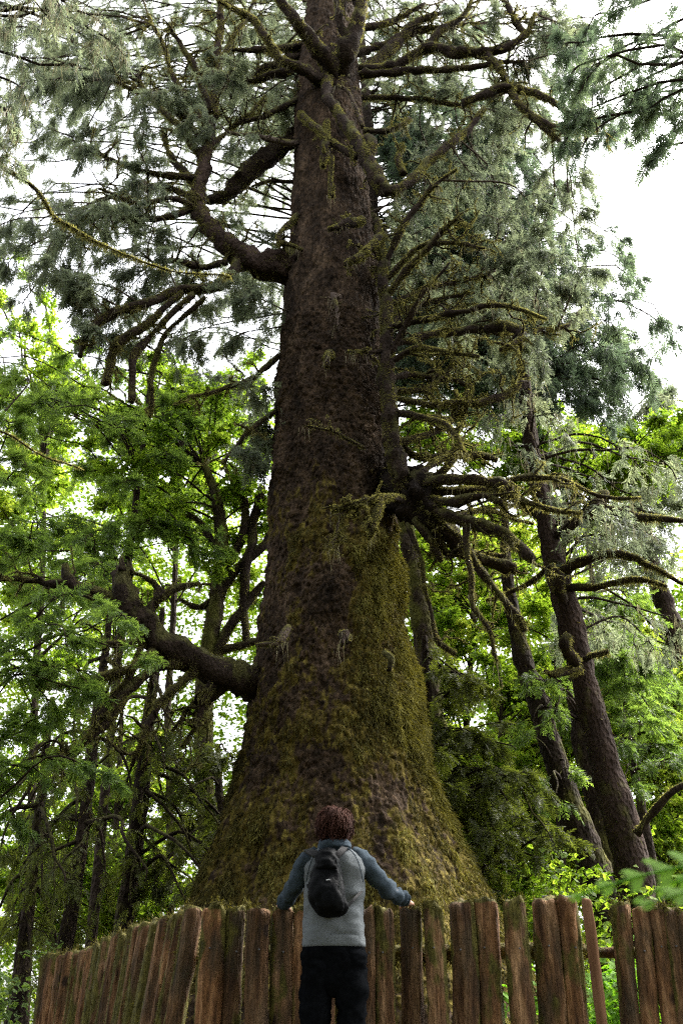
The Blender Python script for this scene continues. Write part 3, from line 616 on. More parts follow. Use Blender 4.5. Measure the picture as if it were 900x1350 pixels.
# ------------------------------------------------------------------ other trees
def px_trunk(pts, Y):
    """pixel trunk (x, y, width) at forward distance Y, carried down to the ground"""
    A = np.array([at(x, y, Y) for x, y, _ in pts]); rr = np.array([p[2]/2*mpp(a) for p, a in zip(pts, A)])
    d = (A[0]-A[1])/abs(A[0, 2]-A[1, 2]); A = np.concatenate([[A[0]+d*(A[0, 2]+.15)*.8 - np.array([0, 0, (A[0, 2]+.15)*.2])], A]); rr = np.concatenate([[rr[0]*1.35], rr])
    return A, rr
def tree(name, label, trunk, Y, regs, leaf, bark, temps, scale, seed, cat='tree', group=None, tw=9, per=5, hang=.4, tone=.5, moss=0.0, extra=(), top=0, lichen=0, rise=.6,
         tonev=.16, inner=.3, r0=.02, drop=(-.8, .8)):
    """trunk by pixels, boughs to pixel regions; extra: mossy pixel limbs (pts, widths)"""
    r = np.random.default_rng(seed); A, rr = px_trunk(trunk, Y)
    if top: A = np.concatenate([A, [A[-1]+norm(A[-1]-A[-2])*top]]); rr = np.concatenate([rr, [.02]])
    base = (float(A[0, 0]), float(A[0, 1]), 0.0); t = thing(name, label, cat, base, group)
    n = max(16, int((A[-1, 2]-A[0, 2])/.16)); s = smoothline(np.concatenate([A, rr[:, None]], 1), n); L = s[:, :3]; R_ = np.maximum(s[:, 3], .01)
    L = jitter(L, .05, seed, .5)
    mb = MB(); tube(mb, L, R_*(1+.10*vnoise(L*3, seed)), 20 if R_.max() > .12 else 9, .16, 7, seed)
    fz = MB(); trunk_o = mb.build('trunk', M[bark], t)
    if moss:
        LL = np.linalg.norm(np.diff(L, axis=0), axis=1).sum(); fuzz_tube(fz, L, R_, int(LL*moss*700*R_.mean()*3), .11, .02, r, .65, .1, .8)
    bm = MB(); bpts = []
    for k, (pts, ws) in enumerate(extra):
        E = np.array([at(p[0], p[1], Y+(p[2] if len(p) > 2 else 0)) for p in pts]); W = np.interp(np.linspace(0, 1, len(pts)), np.linspace(0, 1, len(ws)), ws)
        e = smoothline(np.concatenate([E, (W/2*np.array([mpp(a) for a in E]))[:, None]], 1), max(10, int(np.linalg.norm(np.diff(E, axis=0), axis=1).sum()/.15)))
        q = jitter(e[:, :3], .06, seed+k); lm = MB(); w_ = np.maximum(e[:, 3], .008); tube(lm, q, w_*(1+.2*vnoise(q*7, k)), 8, .25, 9, seed+k)
        lo = lm.build('limb', M['limb'], t); lf = MB()
        fuzz_tube(lf, q, w_, int(np.linalg.norm(np.diff(q, axis=0), axis=1).sum()*1100), .045, .010, r, .5); lf.build('moss', M['moss_limb'], lo, smooth=False)
        bpts.append(q[len(q)//2:])
    if moss: fz.build('moss', M['moss'], trunk_o, smooth=False)
    zlo, zhi = L[0, 2], L[-1, 2]
    def root(P):
        z = np.clip(P[2]+r.uniform(*drop), max(zlo+.6, .8), zhi-.05); return np.array([np.interp(z, L[:, 2], L[:, k]) for k in range(3)])
    fm = MB(); bough_set(bm, fm, region_targets(regs, r), root, None, r, temps, scale, tw, per, hang, r0, tone, tonev, rise, inner)
    if bm.n: bo = bm.build('boughs', M['limb'], t); bo['kind'] = 'stuff'
    fm.build('crown', M[leaf], t, smooth=False)
    if lichen:
        lb = MB(); pool = np.concatenate([m_ for m_ in bm.v]); pp = pool[r.integers(0, len(pool), lichen)]
        beards(lb, pp, r.uniform(.15, .5, lichen), r, 5, .012, .45); lb.build('beard_lichen', M['lichen'], t, smooth=False)
    return t

# spruce behind the giant on its right: the dark hanging mass of the upper right
tree('tall_spruce', 'tall spruce with dark drooping foliage filling the upper right of the giant trunk', [(500,1000,30),(500,800,28),(497,600,26),(494,400,22),(486,200,16),(478,60,10)], 19,
     [(590,190,95,90,46,17,21),(640,330,120,110,84,17,21),(590,450,90,80,38,17,21),(720,470,110,75,46,17,20),(770,380,45,110,9,17,20),(700,170,100,90,26,17,21),(800,430,60,60,10,17,20),(560,60,80,60,10,17,21)],
     'spruce', 'bark', SPRUCE, .62, 201, hang=.75, tone=.42, top=4, tw=11, per=6, r0=.014)
tree('tall_spruce', 'tall grey green spruce standing behind the giant, its boughs filling the upper left', [(400,1150,26),(392,900,24),(388,700,20),(390,560,18),(402,380,14),(410,200,10),(415,60,6)], 21,
     [(150,90,170,110,32,19,23),(250,210,110,90,10,19,23),(80,240,90,110,10,18,22),(270,420,90,80,8,19,22),(340,80,60,110,12,20,23),(60,90,90,90,10,18,22)],
     'spruce_grey', 'bark', SPRUCE, .60, 202, hang=.65, tone=.55, top=4, tw=13, per=7, inner=.15, r0=.013)
tree('slender_hemlock', 'slim hemlock with lacy mid green sprays behind the broken limb stub', [(148,960,12),(160,830,11),(170,735,10),(181,640,8),(192,560,6),(199,480,4)], 18,
     [(110,620,130,110,19,15.5,19),(60,760,90,80,12,14.5,18.5),(200,690,90,90,12,17,20),(250,560,80,60,8,17.5,20),(40,500,70,90,10,15,18.5)],
     'hemlock', 'bark', HEMLOCK, .42, 203, hang=.22, tone=.55, r0=.012)
tree('leaning_hemlock', 'hemlock at the left edge with fine green sprays hanging before the mossy limbs', [(-60,1330,34),(-40,1150,30),(-25,950,26),(-15,750,20),(-10,560,14)], 12,
     [(60,890,110,90,9,10.5,13),(50,1010,95,80,8,10.5,13),(20,560,60,100,6,11,13),(90,830,90,50,5,10.5,12.5),(20,720,60,60,3,11,13)],
     'hemlock', 'bark', HEMLOCK, .30, 204, hang=.25, tone=.55, r0=.012, per=6)
# dark moss-hung conifers lower left
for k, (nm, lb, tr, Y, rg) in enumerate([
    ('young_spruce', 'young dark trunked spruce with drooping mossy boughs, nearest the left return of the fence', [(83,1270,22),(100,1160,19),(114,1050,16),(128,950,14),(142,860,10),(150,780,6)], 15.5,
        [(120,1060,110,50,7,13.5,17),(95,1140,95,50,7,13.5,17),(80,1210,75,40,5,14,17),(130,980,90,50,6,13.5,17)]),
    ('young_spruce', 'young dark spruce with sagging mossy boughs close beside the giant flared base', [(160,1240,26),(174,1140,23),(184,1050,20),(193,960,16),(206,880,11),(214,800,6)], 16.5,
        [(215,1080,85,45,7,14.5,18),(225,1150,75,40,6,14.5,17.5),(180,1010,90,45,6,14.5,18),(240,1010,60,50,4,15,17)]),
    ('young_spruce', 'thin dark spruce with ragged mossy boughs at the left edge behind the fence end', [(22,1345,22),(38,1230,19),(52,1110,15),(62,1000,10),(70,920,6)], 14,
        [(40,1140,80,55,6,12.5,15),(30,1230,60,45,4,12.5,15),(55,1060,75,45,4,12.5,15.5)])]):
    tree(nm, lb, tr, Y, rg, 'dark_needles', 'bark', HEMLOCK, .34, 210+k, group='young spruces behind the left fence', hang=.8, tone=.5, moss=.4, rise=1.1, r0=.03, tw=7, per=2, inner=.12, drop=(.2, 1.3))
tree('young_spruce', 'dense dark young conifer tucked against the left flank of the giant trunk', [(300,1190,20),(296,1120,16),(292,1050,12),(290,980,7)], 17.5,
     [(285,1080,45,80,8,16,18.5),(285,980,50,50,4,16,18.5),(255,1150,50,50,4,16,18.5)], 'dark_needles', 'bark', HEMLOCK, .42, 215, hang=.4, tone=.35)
# mossy maple left of the trunk
tree('bigleaf_maple', 'mossy crooked maple seen just left of the giant trunk at mid height', [(276,1150,26),(270,1000,24),(272,890,24),(283,800,22),(293,720,18),(285,660,14),(268,610,9)], 18.5,
     [(240,560,90,70,16,17,21),(330,640,40,60,8,17.5,20),(230,640,80,60,9,17,21),(310,760,30,50,5,18,20)], 'maple', 'bark_moss', MAPLE, .32, 220, tw=7, per=4, hang=.2, tone=.55, moss=1.0,
     extra=[([(283,800),(310,750),(345,720),(360,700)], [14,14,12,10]), ([(290,760),(322,700),(318,650),(300,620)], [12,12,10,6]), ([(292,730),(260,690),(235,660)], [10,8,4]),
            ([(275,890),(300,830),(330,790),(352,770)], [16,14,12,8]), ([(285,860),(322,848),(344,842)], [12,10,8]), ([(283,790),(262,800),(238,790)], [10,9,5]),
            ([(325,850),(322,780),(330,720),(345,640)], [10,12,14,10])])
# pale mossy trunk half hidden behind the giant on the right
tree('mossy_alder', 'mossy dark alder trunk peeping out just right of the giant trunk', [(585,1100,40),(572,960,36),(560,860,32),(545,760,26),(535,690,20),(528,600,16)], 17,
     [(560,560,60,40,5,16,18)], 'maple', 'bark_moss', MAPLE, .3, 221, tw=5, per=3, hang=.2, moss=.5)
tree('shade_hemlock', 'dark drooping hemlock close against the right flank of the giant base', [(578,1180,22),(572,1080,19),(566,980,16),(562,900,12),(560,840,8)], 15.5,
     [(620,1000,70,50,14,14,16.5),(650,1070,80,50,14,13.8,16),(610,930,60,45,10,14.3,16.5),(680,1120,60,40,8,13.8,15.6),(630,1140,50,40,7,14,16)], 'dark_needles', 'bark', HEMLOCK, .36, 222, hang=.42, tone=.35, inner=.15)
# right-hand trunks
tree('leaning_spruce', 'big reddish barked spruce with mossy snags, leaning at the right', [(846,1240,52),(835,1150,46),(803,1020,40),(767,900,35),(742,790,32),(722,700,27),(706,620,21),(692,520,16),(684,430,8)], 15,
     [(780,700,90,40,9,13.5,16.5),(850,660,70,60,9,13.5,16.5),(700,560,60,40,6,14,16),(820,820,70,40,7,15.5,18)], 'spruce_grey', 'bark_red', SPRUCE, .5, 230, hang=.6, tone=.55, lichen=260, moss=.12, tw=8, per=3,
     extra=[([(742,790,-.3),(735,770,-.6),(735,755,-.7),(720,745,-.7)], [14,16,14,8]), ([(738,755,-.2),(770,738,-.5),(815,730,-.7),(860,748,-.8),(905,775,-.9)], [14,13,11,8,4]),
            ([(745,775,-.2),(790,772,-.4),(840,765,-.5),(880,772,-.6)], [10,10,8,4]), ([(735,705,-.2),(765,685,-.4),(790,665,-.5),(795,650,-.5)], [12,16,18,12]),
            ([(790,668,-.5),(830,682,-.6),(875,685,-.7),(920,690,-.8)], [13,12,9,5]), ([(722,690,.1),(690,668,.3),(660,660,.4)], [9,8,4]), ([(730,740,.1),(690,775,.2),(640,790,.3)], [8,7,4]),
            ([(760,875,-.5),(742,850,-.8),(748,838,-.8)], [16,16,12]), ([(765,880,-.3),(735,885,-.6),(718,882,-.7)], [11,10,5]), ([(770,870,-.3),(800,858,-.5)], [9,7]),
            ([(838,1100,-.3),(870,1060,-.6),(905,1035,-.8)], [11,10,8]), ([(716,660,.1),(730,640,0),(742,628,0)], [12,11,7])])
tree('mossy_snag', 'dark mossy leaning trunk left of the big reddish spruce at right', [(808,1240,60),(795,1180,50),(768,1110,40),(742,1040,34),(720,970,29),(700,905,28),(688,868,24),(675,800,19),(667,730,14),(662,650,8)], 16.6,
     [(700,1000,50,60,4,14.5,16.5)], 'hemlock', 'bark', HEMLOCK, .4, 231, moss=.12, tw=6, per=3)
tree('mossy_snag', 'second dark mossy trunk standing between the snag and the reddish spruce', [(806,1170,44),(795,1090,38),(776,1010,32),(766,940,28),(760,880,22),(758,800,14)], 17.4,
     [(740,900,50,50,4,15,17)], 'hemlock', 'bark', HEMLOCK, .4, 232, moss=.1, tw=6, per=3)
tree('distant_spruce', 'far grey barked spruce trunk at the right edge of the forest', [(935,1000,34),(905,880,30),(876,800,26),(850,710,20),(836,640,14),(826,560,8)], 25,
     [(860,620,70,60,12,23,27),(830,720,50,40,6,23,27),(880,560,60,50,10,23,27)], 'spruce_grey', 'bark_red', SPRUCE, .75, 233, hang=.55, tone=.6, lichen=120)
tree('thin_hemlock', 'thin straight hemlock behind the reddish spruce at right', [(848,1080,12),(832,1000,11),(812,910,10),(792,830,8),(780,760,6),(772,700,4)], 21,
     [(810,830,70,45,9,19,23),(850,900,60,45,8,19,23),(780,900,50,60,7,19,23),(850,980,60,60,8,19,22)], 'hemlock', 'bark', HEMLOCK, .48, 234, hang=.3, tone=.4)
# nearer trees whose stems stand outside the picture and whose boughs reach in
tree('overhanging_spruce', 'lichen hung spruce boughs reaching in at the upper left corner', [(-330,1300,70),(-300,1000,64),(-270,700,56),(-240,400,46),(-220,150,36),(-210,-50,26)], 8.5,
     [(20,40,60,70,6,7,9),(-10,150,40,70,5,7,9),(90,60,60,60,4,7.5,9.5)], 'spruce_grey', 'bark', SPRUCE, .34, 240, hang=.6, tone=.5, lichen=420, inner=.4,
     extra=[([(-215,150,0),(-60,190,0),(30,240,0),(90,300,.2),(150,330,.4),(230,358,.5),(300,368,.6)], [9,7,5,4,3,2,1.5]), ([(-240,400,0),(-60,540,0),(0,568,0),(60,595,.1),(110,620,.2)], [6,4,3,2.5,1.5])])
tree('overhanging_hemlock', 'feathery hemlock boughs hanging in at the upper right corner', [(1250,1300,70),(1215,1000,64),(1180,700,56),(1150,400,46),(1130,150,36),(1120,-50,26)], 9.5,
     [(840,60,70,75,15,8.5,11),(895,130,35,60,6,8.5,11),(790,150,30,30,3,9,11)], 'spruce', 'bark', HEMLOCK, .36, 241, hang=.5, tone=.55, inner=.5)

# sunlit broadleaf trees beyond
far = [('vine_maple', 'bright green maple crown above the reddish spruce at right', [(740,1150,11),(735,900,10),(740,740,8),(748,640,5)], 23, [(640,570,90,45,21,21,25),(760,590,100,45,27,21,25),(850,590,70,55,18,21,25)], 'maple', .34),
       ('vine_maple', 'bright yellow green maple in the gap left of the giant trunk', [(225,1180,11),(222,950,10),(230,760,8),(238,600,5)], 24, [(230,600,110,110,39,22,27),(150,520,100,80,21,22,27),(310,540,50,90,15,22,26)], 'maple', .34),
       ('vine_maple', 'sunlit maple behind the slim hemlock at the left edge', [(40,1180,11),(45,950,10),(55,760,8),(60,600,5)], 27, [(50,620,100,150,30,25,30),(90,780,110,90,27,25,30),(20,420,60,110,15,25,30)], 'maple_far', .34),
       ('vine_maple', 'glowing yellow green maple low behind the young dark spruces', [(150,1230,10),(152,1120,9),(158,1000,7),(162,900,4)], 25, [(130,1060,130,110,34,23,28),(200,1160,90,70,18,23,28),(60,1180,80,80,16,23,28)], 'maple_far', .34),
       ('vine_maple', 'bright maple low between the giant base and the leaning snag', [(655,1230,10),(655,1120,9),(660,1010,7),(662,900,4)], 25, [(650,1080,90,110,54,23,28),(690,930,80,80,33,23,28),(690,1180,70,50,21,23,27)], 'maple_far', .34),
       ('vine_maple', 'leafy maple filling the view between snag and reddish spruce', [(735,1230,10),(738,1100,9),(745,960,7),(748,850,4)], 27, [(760,960,90,100,36,25,30),(720,830,80,80,24,25,30),(760,1110,70,70,21,25,30)], 'maple_far', .34),
       ('vine_maple', 'bright maple behind the reddish spruce at the lower right edge', [(900,1230,10),(895,1100,9),(890,960,7),(885,850,4)], 25, [(870,980,70,110,36,23,28),(850,860,80,70,24,23,28),(880,1120,60,60,21,23,27)], 'maple_far', .34),
       ('vine_maple', 'pale sunlit maple at mid height behind the drooping mossy limbs', [(610,1200,10),(612,1000,9),(620,850,7),(625,740,4)], 29, [(620,760,80,80,27,27,32),(690,690,80,60,21,27,32),(570,870,50,80,15,27,32),(560,740,40,90,21,26,31)], 'maple_far', .34)]
for k, (nm, lb, tr, Y, rg, lf, sc_) in enumerate(far):
    tree(nm, lb, tr, Y, rg, lf, 'bark', MAPLE, sc_, 260+k, group='sunlit maples beyond the giant spruce', tw=9, per=5, hang=.15, tone=.55, rise=.2, tonev=.2, drop=(-2.5, -.2))

# distant woods: one mass that nobody could count
rng = np.random.default_rng(5); fm = MB(); N = 62000
xx = rng.uniform(-34, 34, N); yy = rng.uniform(38, 43, N); top = 24+6*vnoise(np.stack([xx*.2, yy*.05, xx*0], -1), 4); zz = rng.random(N)**1.05*top
ok = vnoise(np.stack([xx*.55, yy*.4, zz*.6], -1), 21)+.78-.85*(zz/26)**1.6 > 0; xx, yy, zz = xx[ok], yy[ok], zz[ok]; N = len(xx)
D = rng.normal(size=(N, 3))*np.array([1, 1, .4]); scatter(fm, MAPLE, np.stack([xx, yy, zz], 1), D, np.array([0, 0, 1.0])+rng.normal(size=(N, 3))*.4, rng.uniform(.24, .45, N), rng, np.clip(.5+.4*vnoise(np.stack([xx*.4, yy*.3, zz*.5], -1), 8), 0, 1))
o = fm.build('distant_woods', M['maple_far'], smooth=False); tag(o, 'far off wall of green woodland closing the view between the trunks', 'woods', None, 'stuff')
# unseen woods added behind the viewer to keep sky light off the clearing
fm = MB(); N = 8000; a = rng.uniform(0, 2*np.pi, N); xx = rng.uniform(-13, 12, N); yy = rng.uniform(-16, 3.2, N); zz = rng.uniform(7.5, 17, N)
ok = (vnoise(np.stack([xx*.28, yy*.28, zz*.16], -1), 31)+.45 > 0) | (yy < -9); xx, yy, zz = xx[ok], yy[ok], zz[ok]; zz = np.where((yy < -8) & (rng.random(len(zz)) < .6), zz*.55, zz); cut = (yy < -2.6) | (zz-.25 > 2.3*(yy+2.8)); xx, yy, zz = xx[cut], yy[cut], zz[cut]; N = len(xx)
scatter(fm, SPRUCE, np.stack([xx, yy, zz], 1), rng.normal(size=(N, 3))*np.array([1, 1, .5]), np.array([0, 0, 1.0])+rng.normal(size=(N, 3))*.4, rng.uniform(1.2, 2.2, N), rng, .4)
for k in range(9):
    x = -12+3*k+rng.normal()*.8; y = rng.uniform(-15, -6); p = np.array([[x, y, -.1], [x+.1, y, 6], [x-.1, y, 12], [x, y, 18]]); tube(fm, smoothline(p, 20), np.linspace(.32, .08, 20), 10, .1, 5, k)
o = fm.build('unseen_shade_woods', M['spruce'], smooth=False); tag(o, 'unseen forest canopy added behind the viewer to shade the clearing', 'woods', None, 'stuff')

# ------------------------------------------------------------------ undergrowth
def fern(name, label, base, fronds, seed, leaf='fern', group=None):
    """fronds: (length, azimuth, lift) arching pinnate leaves"""
    r = np.random.default_rng(seed); t = thing(name, label, 'fern', tuple(float(c) for c in base), group); base = np.asarray(base, float)
    for L, az, lift in fronds:
        mb = MB(); d = np.array([math.cos(az), math.sin(az), 0]); n = 26
        s = np.linspace(0, 1, n)[:, None]; c = base+d*L*s*(.35+.6*s)*.95+np.array([0, 0, 1.0])*L*(lift*s-(.55*lift+.1)*s**2.2)
        tube(mb, c, np.linspace(.006, .0015, n), 5, tone=.3); T = norm(np.gradient(c, axis=0)); sd_ = norm(np.cross(T, [0, 0, 1.0])); up = np.cross(sd_, T); rl = r.uniform(.5, 1.1)*(1 if math.cos(az) < 0 else -1); sd_ = sd_*math.cos(rl)+up*math.sin(rl)
        for i in range(3, n):
            w_ = L*.20*math.sin(math.pi*min(1, (i/n)*.8+.14))**.8*(1.04-(i/n)**3)
            for sg in (-1, 1):
                dd = norm(sd_[i]*sg+T[i]*.35+np.array([0, 0, -.18])+r.normal(size=3)*.05); m = 5
                for j in range(m):
                    a = c[i]+dd*w_*j/m; wd = L*.034*(1-.55*j/m)
                    mb.add(np.array([a-T[i]*wd*.5, a+dd*w_*.9/m-T[i]*wd*.62, a+dd*w_*1.35/m, a+dd*w_*.5/m+T[i]*wd*.55]), [[0, 1, 2, 3]], None, np.clip(.5+r.normal()*.15, 0, 1))
        mb.build('frond', M[leaf], t, smooth=False)
    return t
fern('sword_fern', 'blurred bright sword fern leaning in close at the lower right corner', np.array([1.33, 1.75, .06]), [(1.0, 2.95, 1.22), (.9, 2.6, 1.4), (.95, 3.3, 1.15), (.85, 2.3, 1.5), (.9, 3.6, 1.25), (.8, 2.85, 1.55), (.75, 3.1, 1.7), (1.0, 1.5, 1.0), (.9, 4.8, .9), (.9, .4, 1.0)], 1)
fern('sword_fern', 'small sword fern tip at the foot of the left return of the fence', np.array([-1.72, 6.0, 0]), [(.55, .9, .9), (.5, 2.0, .9), (.52, 3.2, .8), (.5, 4.3, .8), (.5, 5.5, .9)], 2)
def shrub(name, label, base, h, spread, n, leaf, scale, seed, temps=MAPLE):
    r = np.random.default_rng(seed); t = thing(name, label, 'shrub', base); B = np.array(base); bm, fm = MB(), MB()
    e = B+np.stack([r.normal(size=n)*spread*.5, r.normal(size=n)*spread*.4, h*r.uniform(.35, 1, n)], 1)
    p0 = np.repeat(B[None], n, 0)+r.normal(size=(n, 3))*np.array([.06, .06, 0]); twigs(bm, p0, (p0+e)/2+np.array([0, 0, .12*h]), e, .009, .004); bm.build('stem', M['limb_dry'], t)
    P = np.repeat(e, 9, 0)+r.normal(size=(n*9, 3))*np.array([.16, .16, .14])*spread; D = r.normal(size=(n*9, 3))*np.array([1, 1, .3])
    scatter(fm, temps, P, D, np.array([0, -.3, 1.0])+r.normal(size=(n*9, 3))*.3, scale*r.uniform(.7, 1.2, n*9), r, r.uniform(.2, .8, n*9)); fm.build('foliage', M[leaf], t, smooth=False); return t
shrub('salmonberry_bush', 'broad leaved green bush showing through the gap in the fence', (2.38, 8.6, 0.0), .85, .7, 14, 'fern', .16, 3)
shrub('huckleberry_bush', 'pale leafy bush left of the fence end', (-4.3, 11.2, 0.0), 1.1, 1.0, 26, 'hemlock', .15, 4)
shrub('huckleberry_bush', 'low leafy bush under the leaning trunks behind the right fence', (4.6, 13.0, 0.0), 1.3, 1.4, 40, 'fern', .15, 5)
shrub('huckleberry_bush', 'leafy bush beside the giant base seen over the front fence', (3.1, 15.5, 0.0), 2.6, 1.6, 40, 'maple', .2, 6)
# moss cushion in the near corner
r = np.random.default_rng(9); mb = MB(); lg = np.array([[.40, 1.70, -.05], [.56, 1.62, .17], [.75, 1.6, .27], [1.1, 1.6, .30]]); q = smoothline(lg, 30)
tube(mb, q, np.linspace(.05, .10, 30), 18, .2, 8, 4); lo = mb.build('mossy_log', M['bark_moss'], loc=(.8, 1.6, 0)); tag(lo, 'out of focus mossy green log in the near lower right corner', 'log')
fm = MB(); fuzz_tube(fm, q, np.linspace(.05, .10, 30), 5000, .03, .006, r, .1, .2, .7); fm.build('moss', M['moss_limb'], lo, smooth=False)

# ------------------------------------------------------------------ fence
FY = 6.9
def picket(px, top, wpx, Y, parent, seed, lean=0.0, mossy=.35, depth=.6, m='wood', name='picket', label=None, slant=0.0, zb=-.12):
    r = np.random.default_rng(3000+seed); T = at(px, top, Y); ztop = T[2]; hw = wpx/2*mpp(T)*1.05; hd = hw*depth
    ns, nz = 44, 60; zz = np.concatenate([np.linspace(zb, ztop-.07, nz-8), ztop-.07+.07*np.linspace(0, 1, 9)[1:]])
    ph = np.linspace(0, 2*np.pi, ns, endpoint=False)
    cx, cy = np.cos(ph), np.sin(ph); p_ = 2.25; k = (np.abs(cx)**p_+np.abs(cy)**p_)**(-1/p_)
    X = hw*cx*k; Yy = hd*cy*k
    cutf = r.uniform(-.3, .3)
    Z = np.repeat(zz[:, None], ns, 1); VX = np.repeat(X[None], nz, 0); VY = np.repeat(Yy[None], nz, 0)
    VX = VX*(1+.05*vnoise(np.stack([zz*1.8, zz*0+seed*3.1, zz*0], -1), 2))[:, None]
    g = .15*fbm(np.stack([VX*20+seed*7, VY*20, Z*1.5], -1), 3, seed)+.06*vnoise(np.stack([VX*60+seed, VY*60, Z*5], -1), seed)+.05*vnoise(np.stack([VX*30+seed, VY*30, Z*14], -1), seed+5)
    VX = VX*(1+g); VY = VY*(1+1.4*g)
    topk = sstep(ztop-.035, ztop, Z); VX *= 1-.16*topk**2; VY *= 1-.16*topk**2
    Z = Z+np.where(Z > ztop-.2, 1, 0)*(slant*VX+cutf*.10*VY+.03*vnoise(np.stack([VX*22+seed, VY*22, Z*0], -1), seed+9))*sstep(ztop-.2, ztop, Z)
    VX = VX+lean*(zz-ztop)[:, None]+.012*vnoise(np.stack([zz*1.1, zz*0+seed, zz*0], -1), 4)[:, None]
    V = np.stack([T[0]+VX, Y+VY, Z], -1).reshape(-1, 3)
    i = np.arange(nz-1)[:, None]*ns; j = np.arange(ns)[None]; kk = (j+1) % ns
    q = np.stack([i+j, i+kk, i+ns+kk, i+ns+j], -1).reshape(-1, 4)
    c = V[-ns:].mean(0)+[0, 0, .004]; V = np.concatenate([V, [c]]); t = [(len(V)-1, (nz-1)*ns+a, (nz-1)*ns+(a+1) % ns) for a in range(ns)]
    ms = mossy*.5+.28*fbm(np.stack([V[:, 0]*5+seed, V[:, 1]*5, V[:, 2]*1.6], -1), 2, 12)+.40*sstep(ztop-.035, ztop+.01, V[:, 2])+.22*sstep(.55, 1, np.abs(V[:, 0]-T[0]-lean*(V[:, 2]-ztop))/hw)
    nl = None
    if m == 'wood' and parent is not None and px > 275:
        nl = MB(); nz_ = at(px, 1252+r.uniform(-4, 5), Y)[2]; nx_ = T[0]+lean*(nz_-ztop)+hw*r.uniform(-.35, .35); tube(nl, np.array([[nx_, Y-hd*1.22, nz_], [nx_, Y-hd*.6, nz_]]), .006, 8)
    mb = MB(); mb.add(V, q, t, np.clip(ms, 0, 1)); o = mb.build(name, M[m], parent) if parent is not None else mb.build(name, M[m], loc=(float(T[0]), float(Y), 0.0))
    if label: o['label'] = label
    if nl: nl.build('nail', M['metal'], o)
    # moss tufts on the top and down the mossy flanks
    wv = np.clip(ms[:-1]-.45, 0, 1)*(V[:-1, 2] > .2); n = int(420*(.25+mossy))
    if wv.sum() > 0 and m == 'wood':
        ix = r.choice(len(V)-1, n, p=wv/wv.sum()); P = V[ix]+r.normal(size=(n, 3))*np.array([.007, .005, .022]); out = norm((V[ix]-np.array([T[0], Y, 0]))*np.array([1, 1, 0]))
        up = (V[ix, 2] > ztop-.04)[:, None]; D = np.where(up, out*.5+np.array([0, 0, .9]), out+np.array([0, 0, -.7]))+r.normal(size=(n, 3))*.4
        fm = MB(); blades(fm, P-out*.003, D, r.uniform(.010, .030, n), r.uniform(.004, .009, n), r, r.uniform(.1, .75, n)); fm.build('moss', M['moss'], o, smooth=False)
    return o
fence = thing('picket_fence', 'rustic mossy split cedar picket fence running from left bend to the gap', 'fence', (0.0, FY, 0.0))
front = [(282,1195,31),(313,1196,28),(343,1197,28),(374,1199,29),(404,1199,27),(432,1199,26),(458,1199,27),(481,1199,26),(505,1197,27),(539,1196,27),(568,1193,27),(606,1188,32),(639,1188,31),(677,1186,30),(716,1184,37),(745,1184,28)]
for k, (x, y, w_) in enumerate(front):
    picket(x, y, w_, FY-.02+.03*math.sin(k*2.3), fence, k, lean=(x-450)/450*.02+.01*math.sin(k*1.7), mossy=.22+.40*math.sin(k*1.3)**2+(.2 if x < 330 else 0), slant=.2*math.sin(k*2.9))
# left return, running back from the bend
NB = 19
for k in range(NB):
    u = (k+.6)/NB; X = 265-(265-62)*u**.92; top = np.interp(X, [60,82,108,135,145,160,175,187,202,220,240,262], [1263,1258,1252,1246,1238,1235,1224,1222,1216,1211,1202,1197])+2.5*math.sin(k*4.1)
    Yk = 6.95+(9.9-6.95)*((265-X)/203)**1.1
    picket(X, top, np.interp(X, [60, 265], [17, 25])*(1+.15*math.sin(k*5.3)), Yk, fence, 50+k, lean=.01+.035*math.sin(k*3.1)+.11*(1-u), mossy=.72+.25*math.sin(k*1.9), depth=.8, slant=.15*math.sin(k*2.2))
def rail(mb, a, b, r_, seed):
    q = np.linspace(a, b, 40); q = jitter(q, .02, seed, 1.5); tube(mb, q, r_*(1+.12*vnoise(q*5, seed)), 12, .15, 8, seed)
mb = MB(); zr = .60
def zr_at(px, py, Y): return at(px, py, Y)
a = at(268, 1258, FY+.14); b = at(770, 1254, FY+.14); rail(mb, a, b, .05, 1); o = mb.build('rail', M['wood'], fence)
fm = MB(); q = np.linspace(a, b, 60); fuzz_tube(fm, q, np.full(60, .05), 2600, .05, .010, np.random.default_rng(3), .2, .25, .85); fm.build('moss', M['moss'], o, smooth=False)
mb = MB(); rail(mb, at(262, 1262, FY+.2), at(64, 1300, 10.0), .05, 2); mb.build('rail', M['wood'], fence)
right = thing('picket_fence', 'shorter run of mossy split cedar pickets right of the fence gap', 'fence', (2.05, FY, 0.0))
for k, (x, y, w_) in enumerate([(818,1191,25),(843,1194,23),(865,1197,22),(884,1200,21),(905,1203,25),(930,1206,26),(958,1208,26)]):
    picket(x, y, w_, FY-.02*k, right, 90+k, lean=.045+.02*math.sin(k*2), mossy=.45, slant=.18*math.sin(k*3.3))
mb = MB(); rail(mb, at(752, 1254, FY+.13), at(960, 1262, FY+.02), .036, 5); mb.build('rail', M['wood'], right)
o = picket(772, 1182, 13, FY-.12, None, 99, lean=-.01, mossy=0, depth=.5, m='split', name='cedar_plank', slant=-.1); tag(o, 'freshly split reddish cedar board leaning upright at the fence gap', 'plank')
mb = MB(); q = np.linspace(at(714, 1182.5, FY+.16), at(768, 1183.5, FY+.10), 12); tube(mb, q, .011, 10); o = mb.build('iron_pipe', M['metal'], loc=tuple(float(c) for c in q[0])); tag(o, 'thin dull metal pipe lying along the fence tops by the gap', 'pipe')

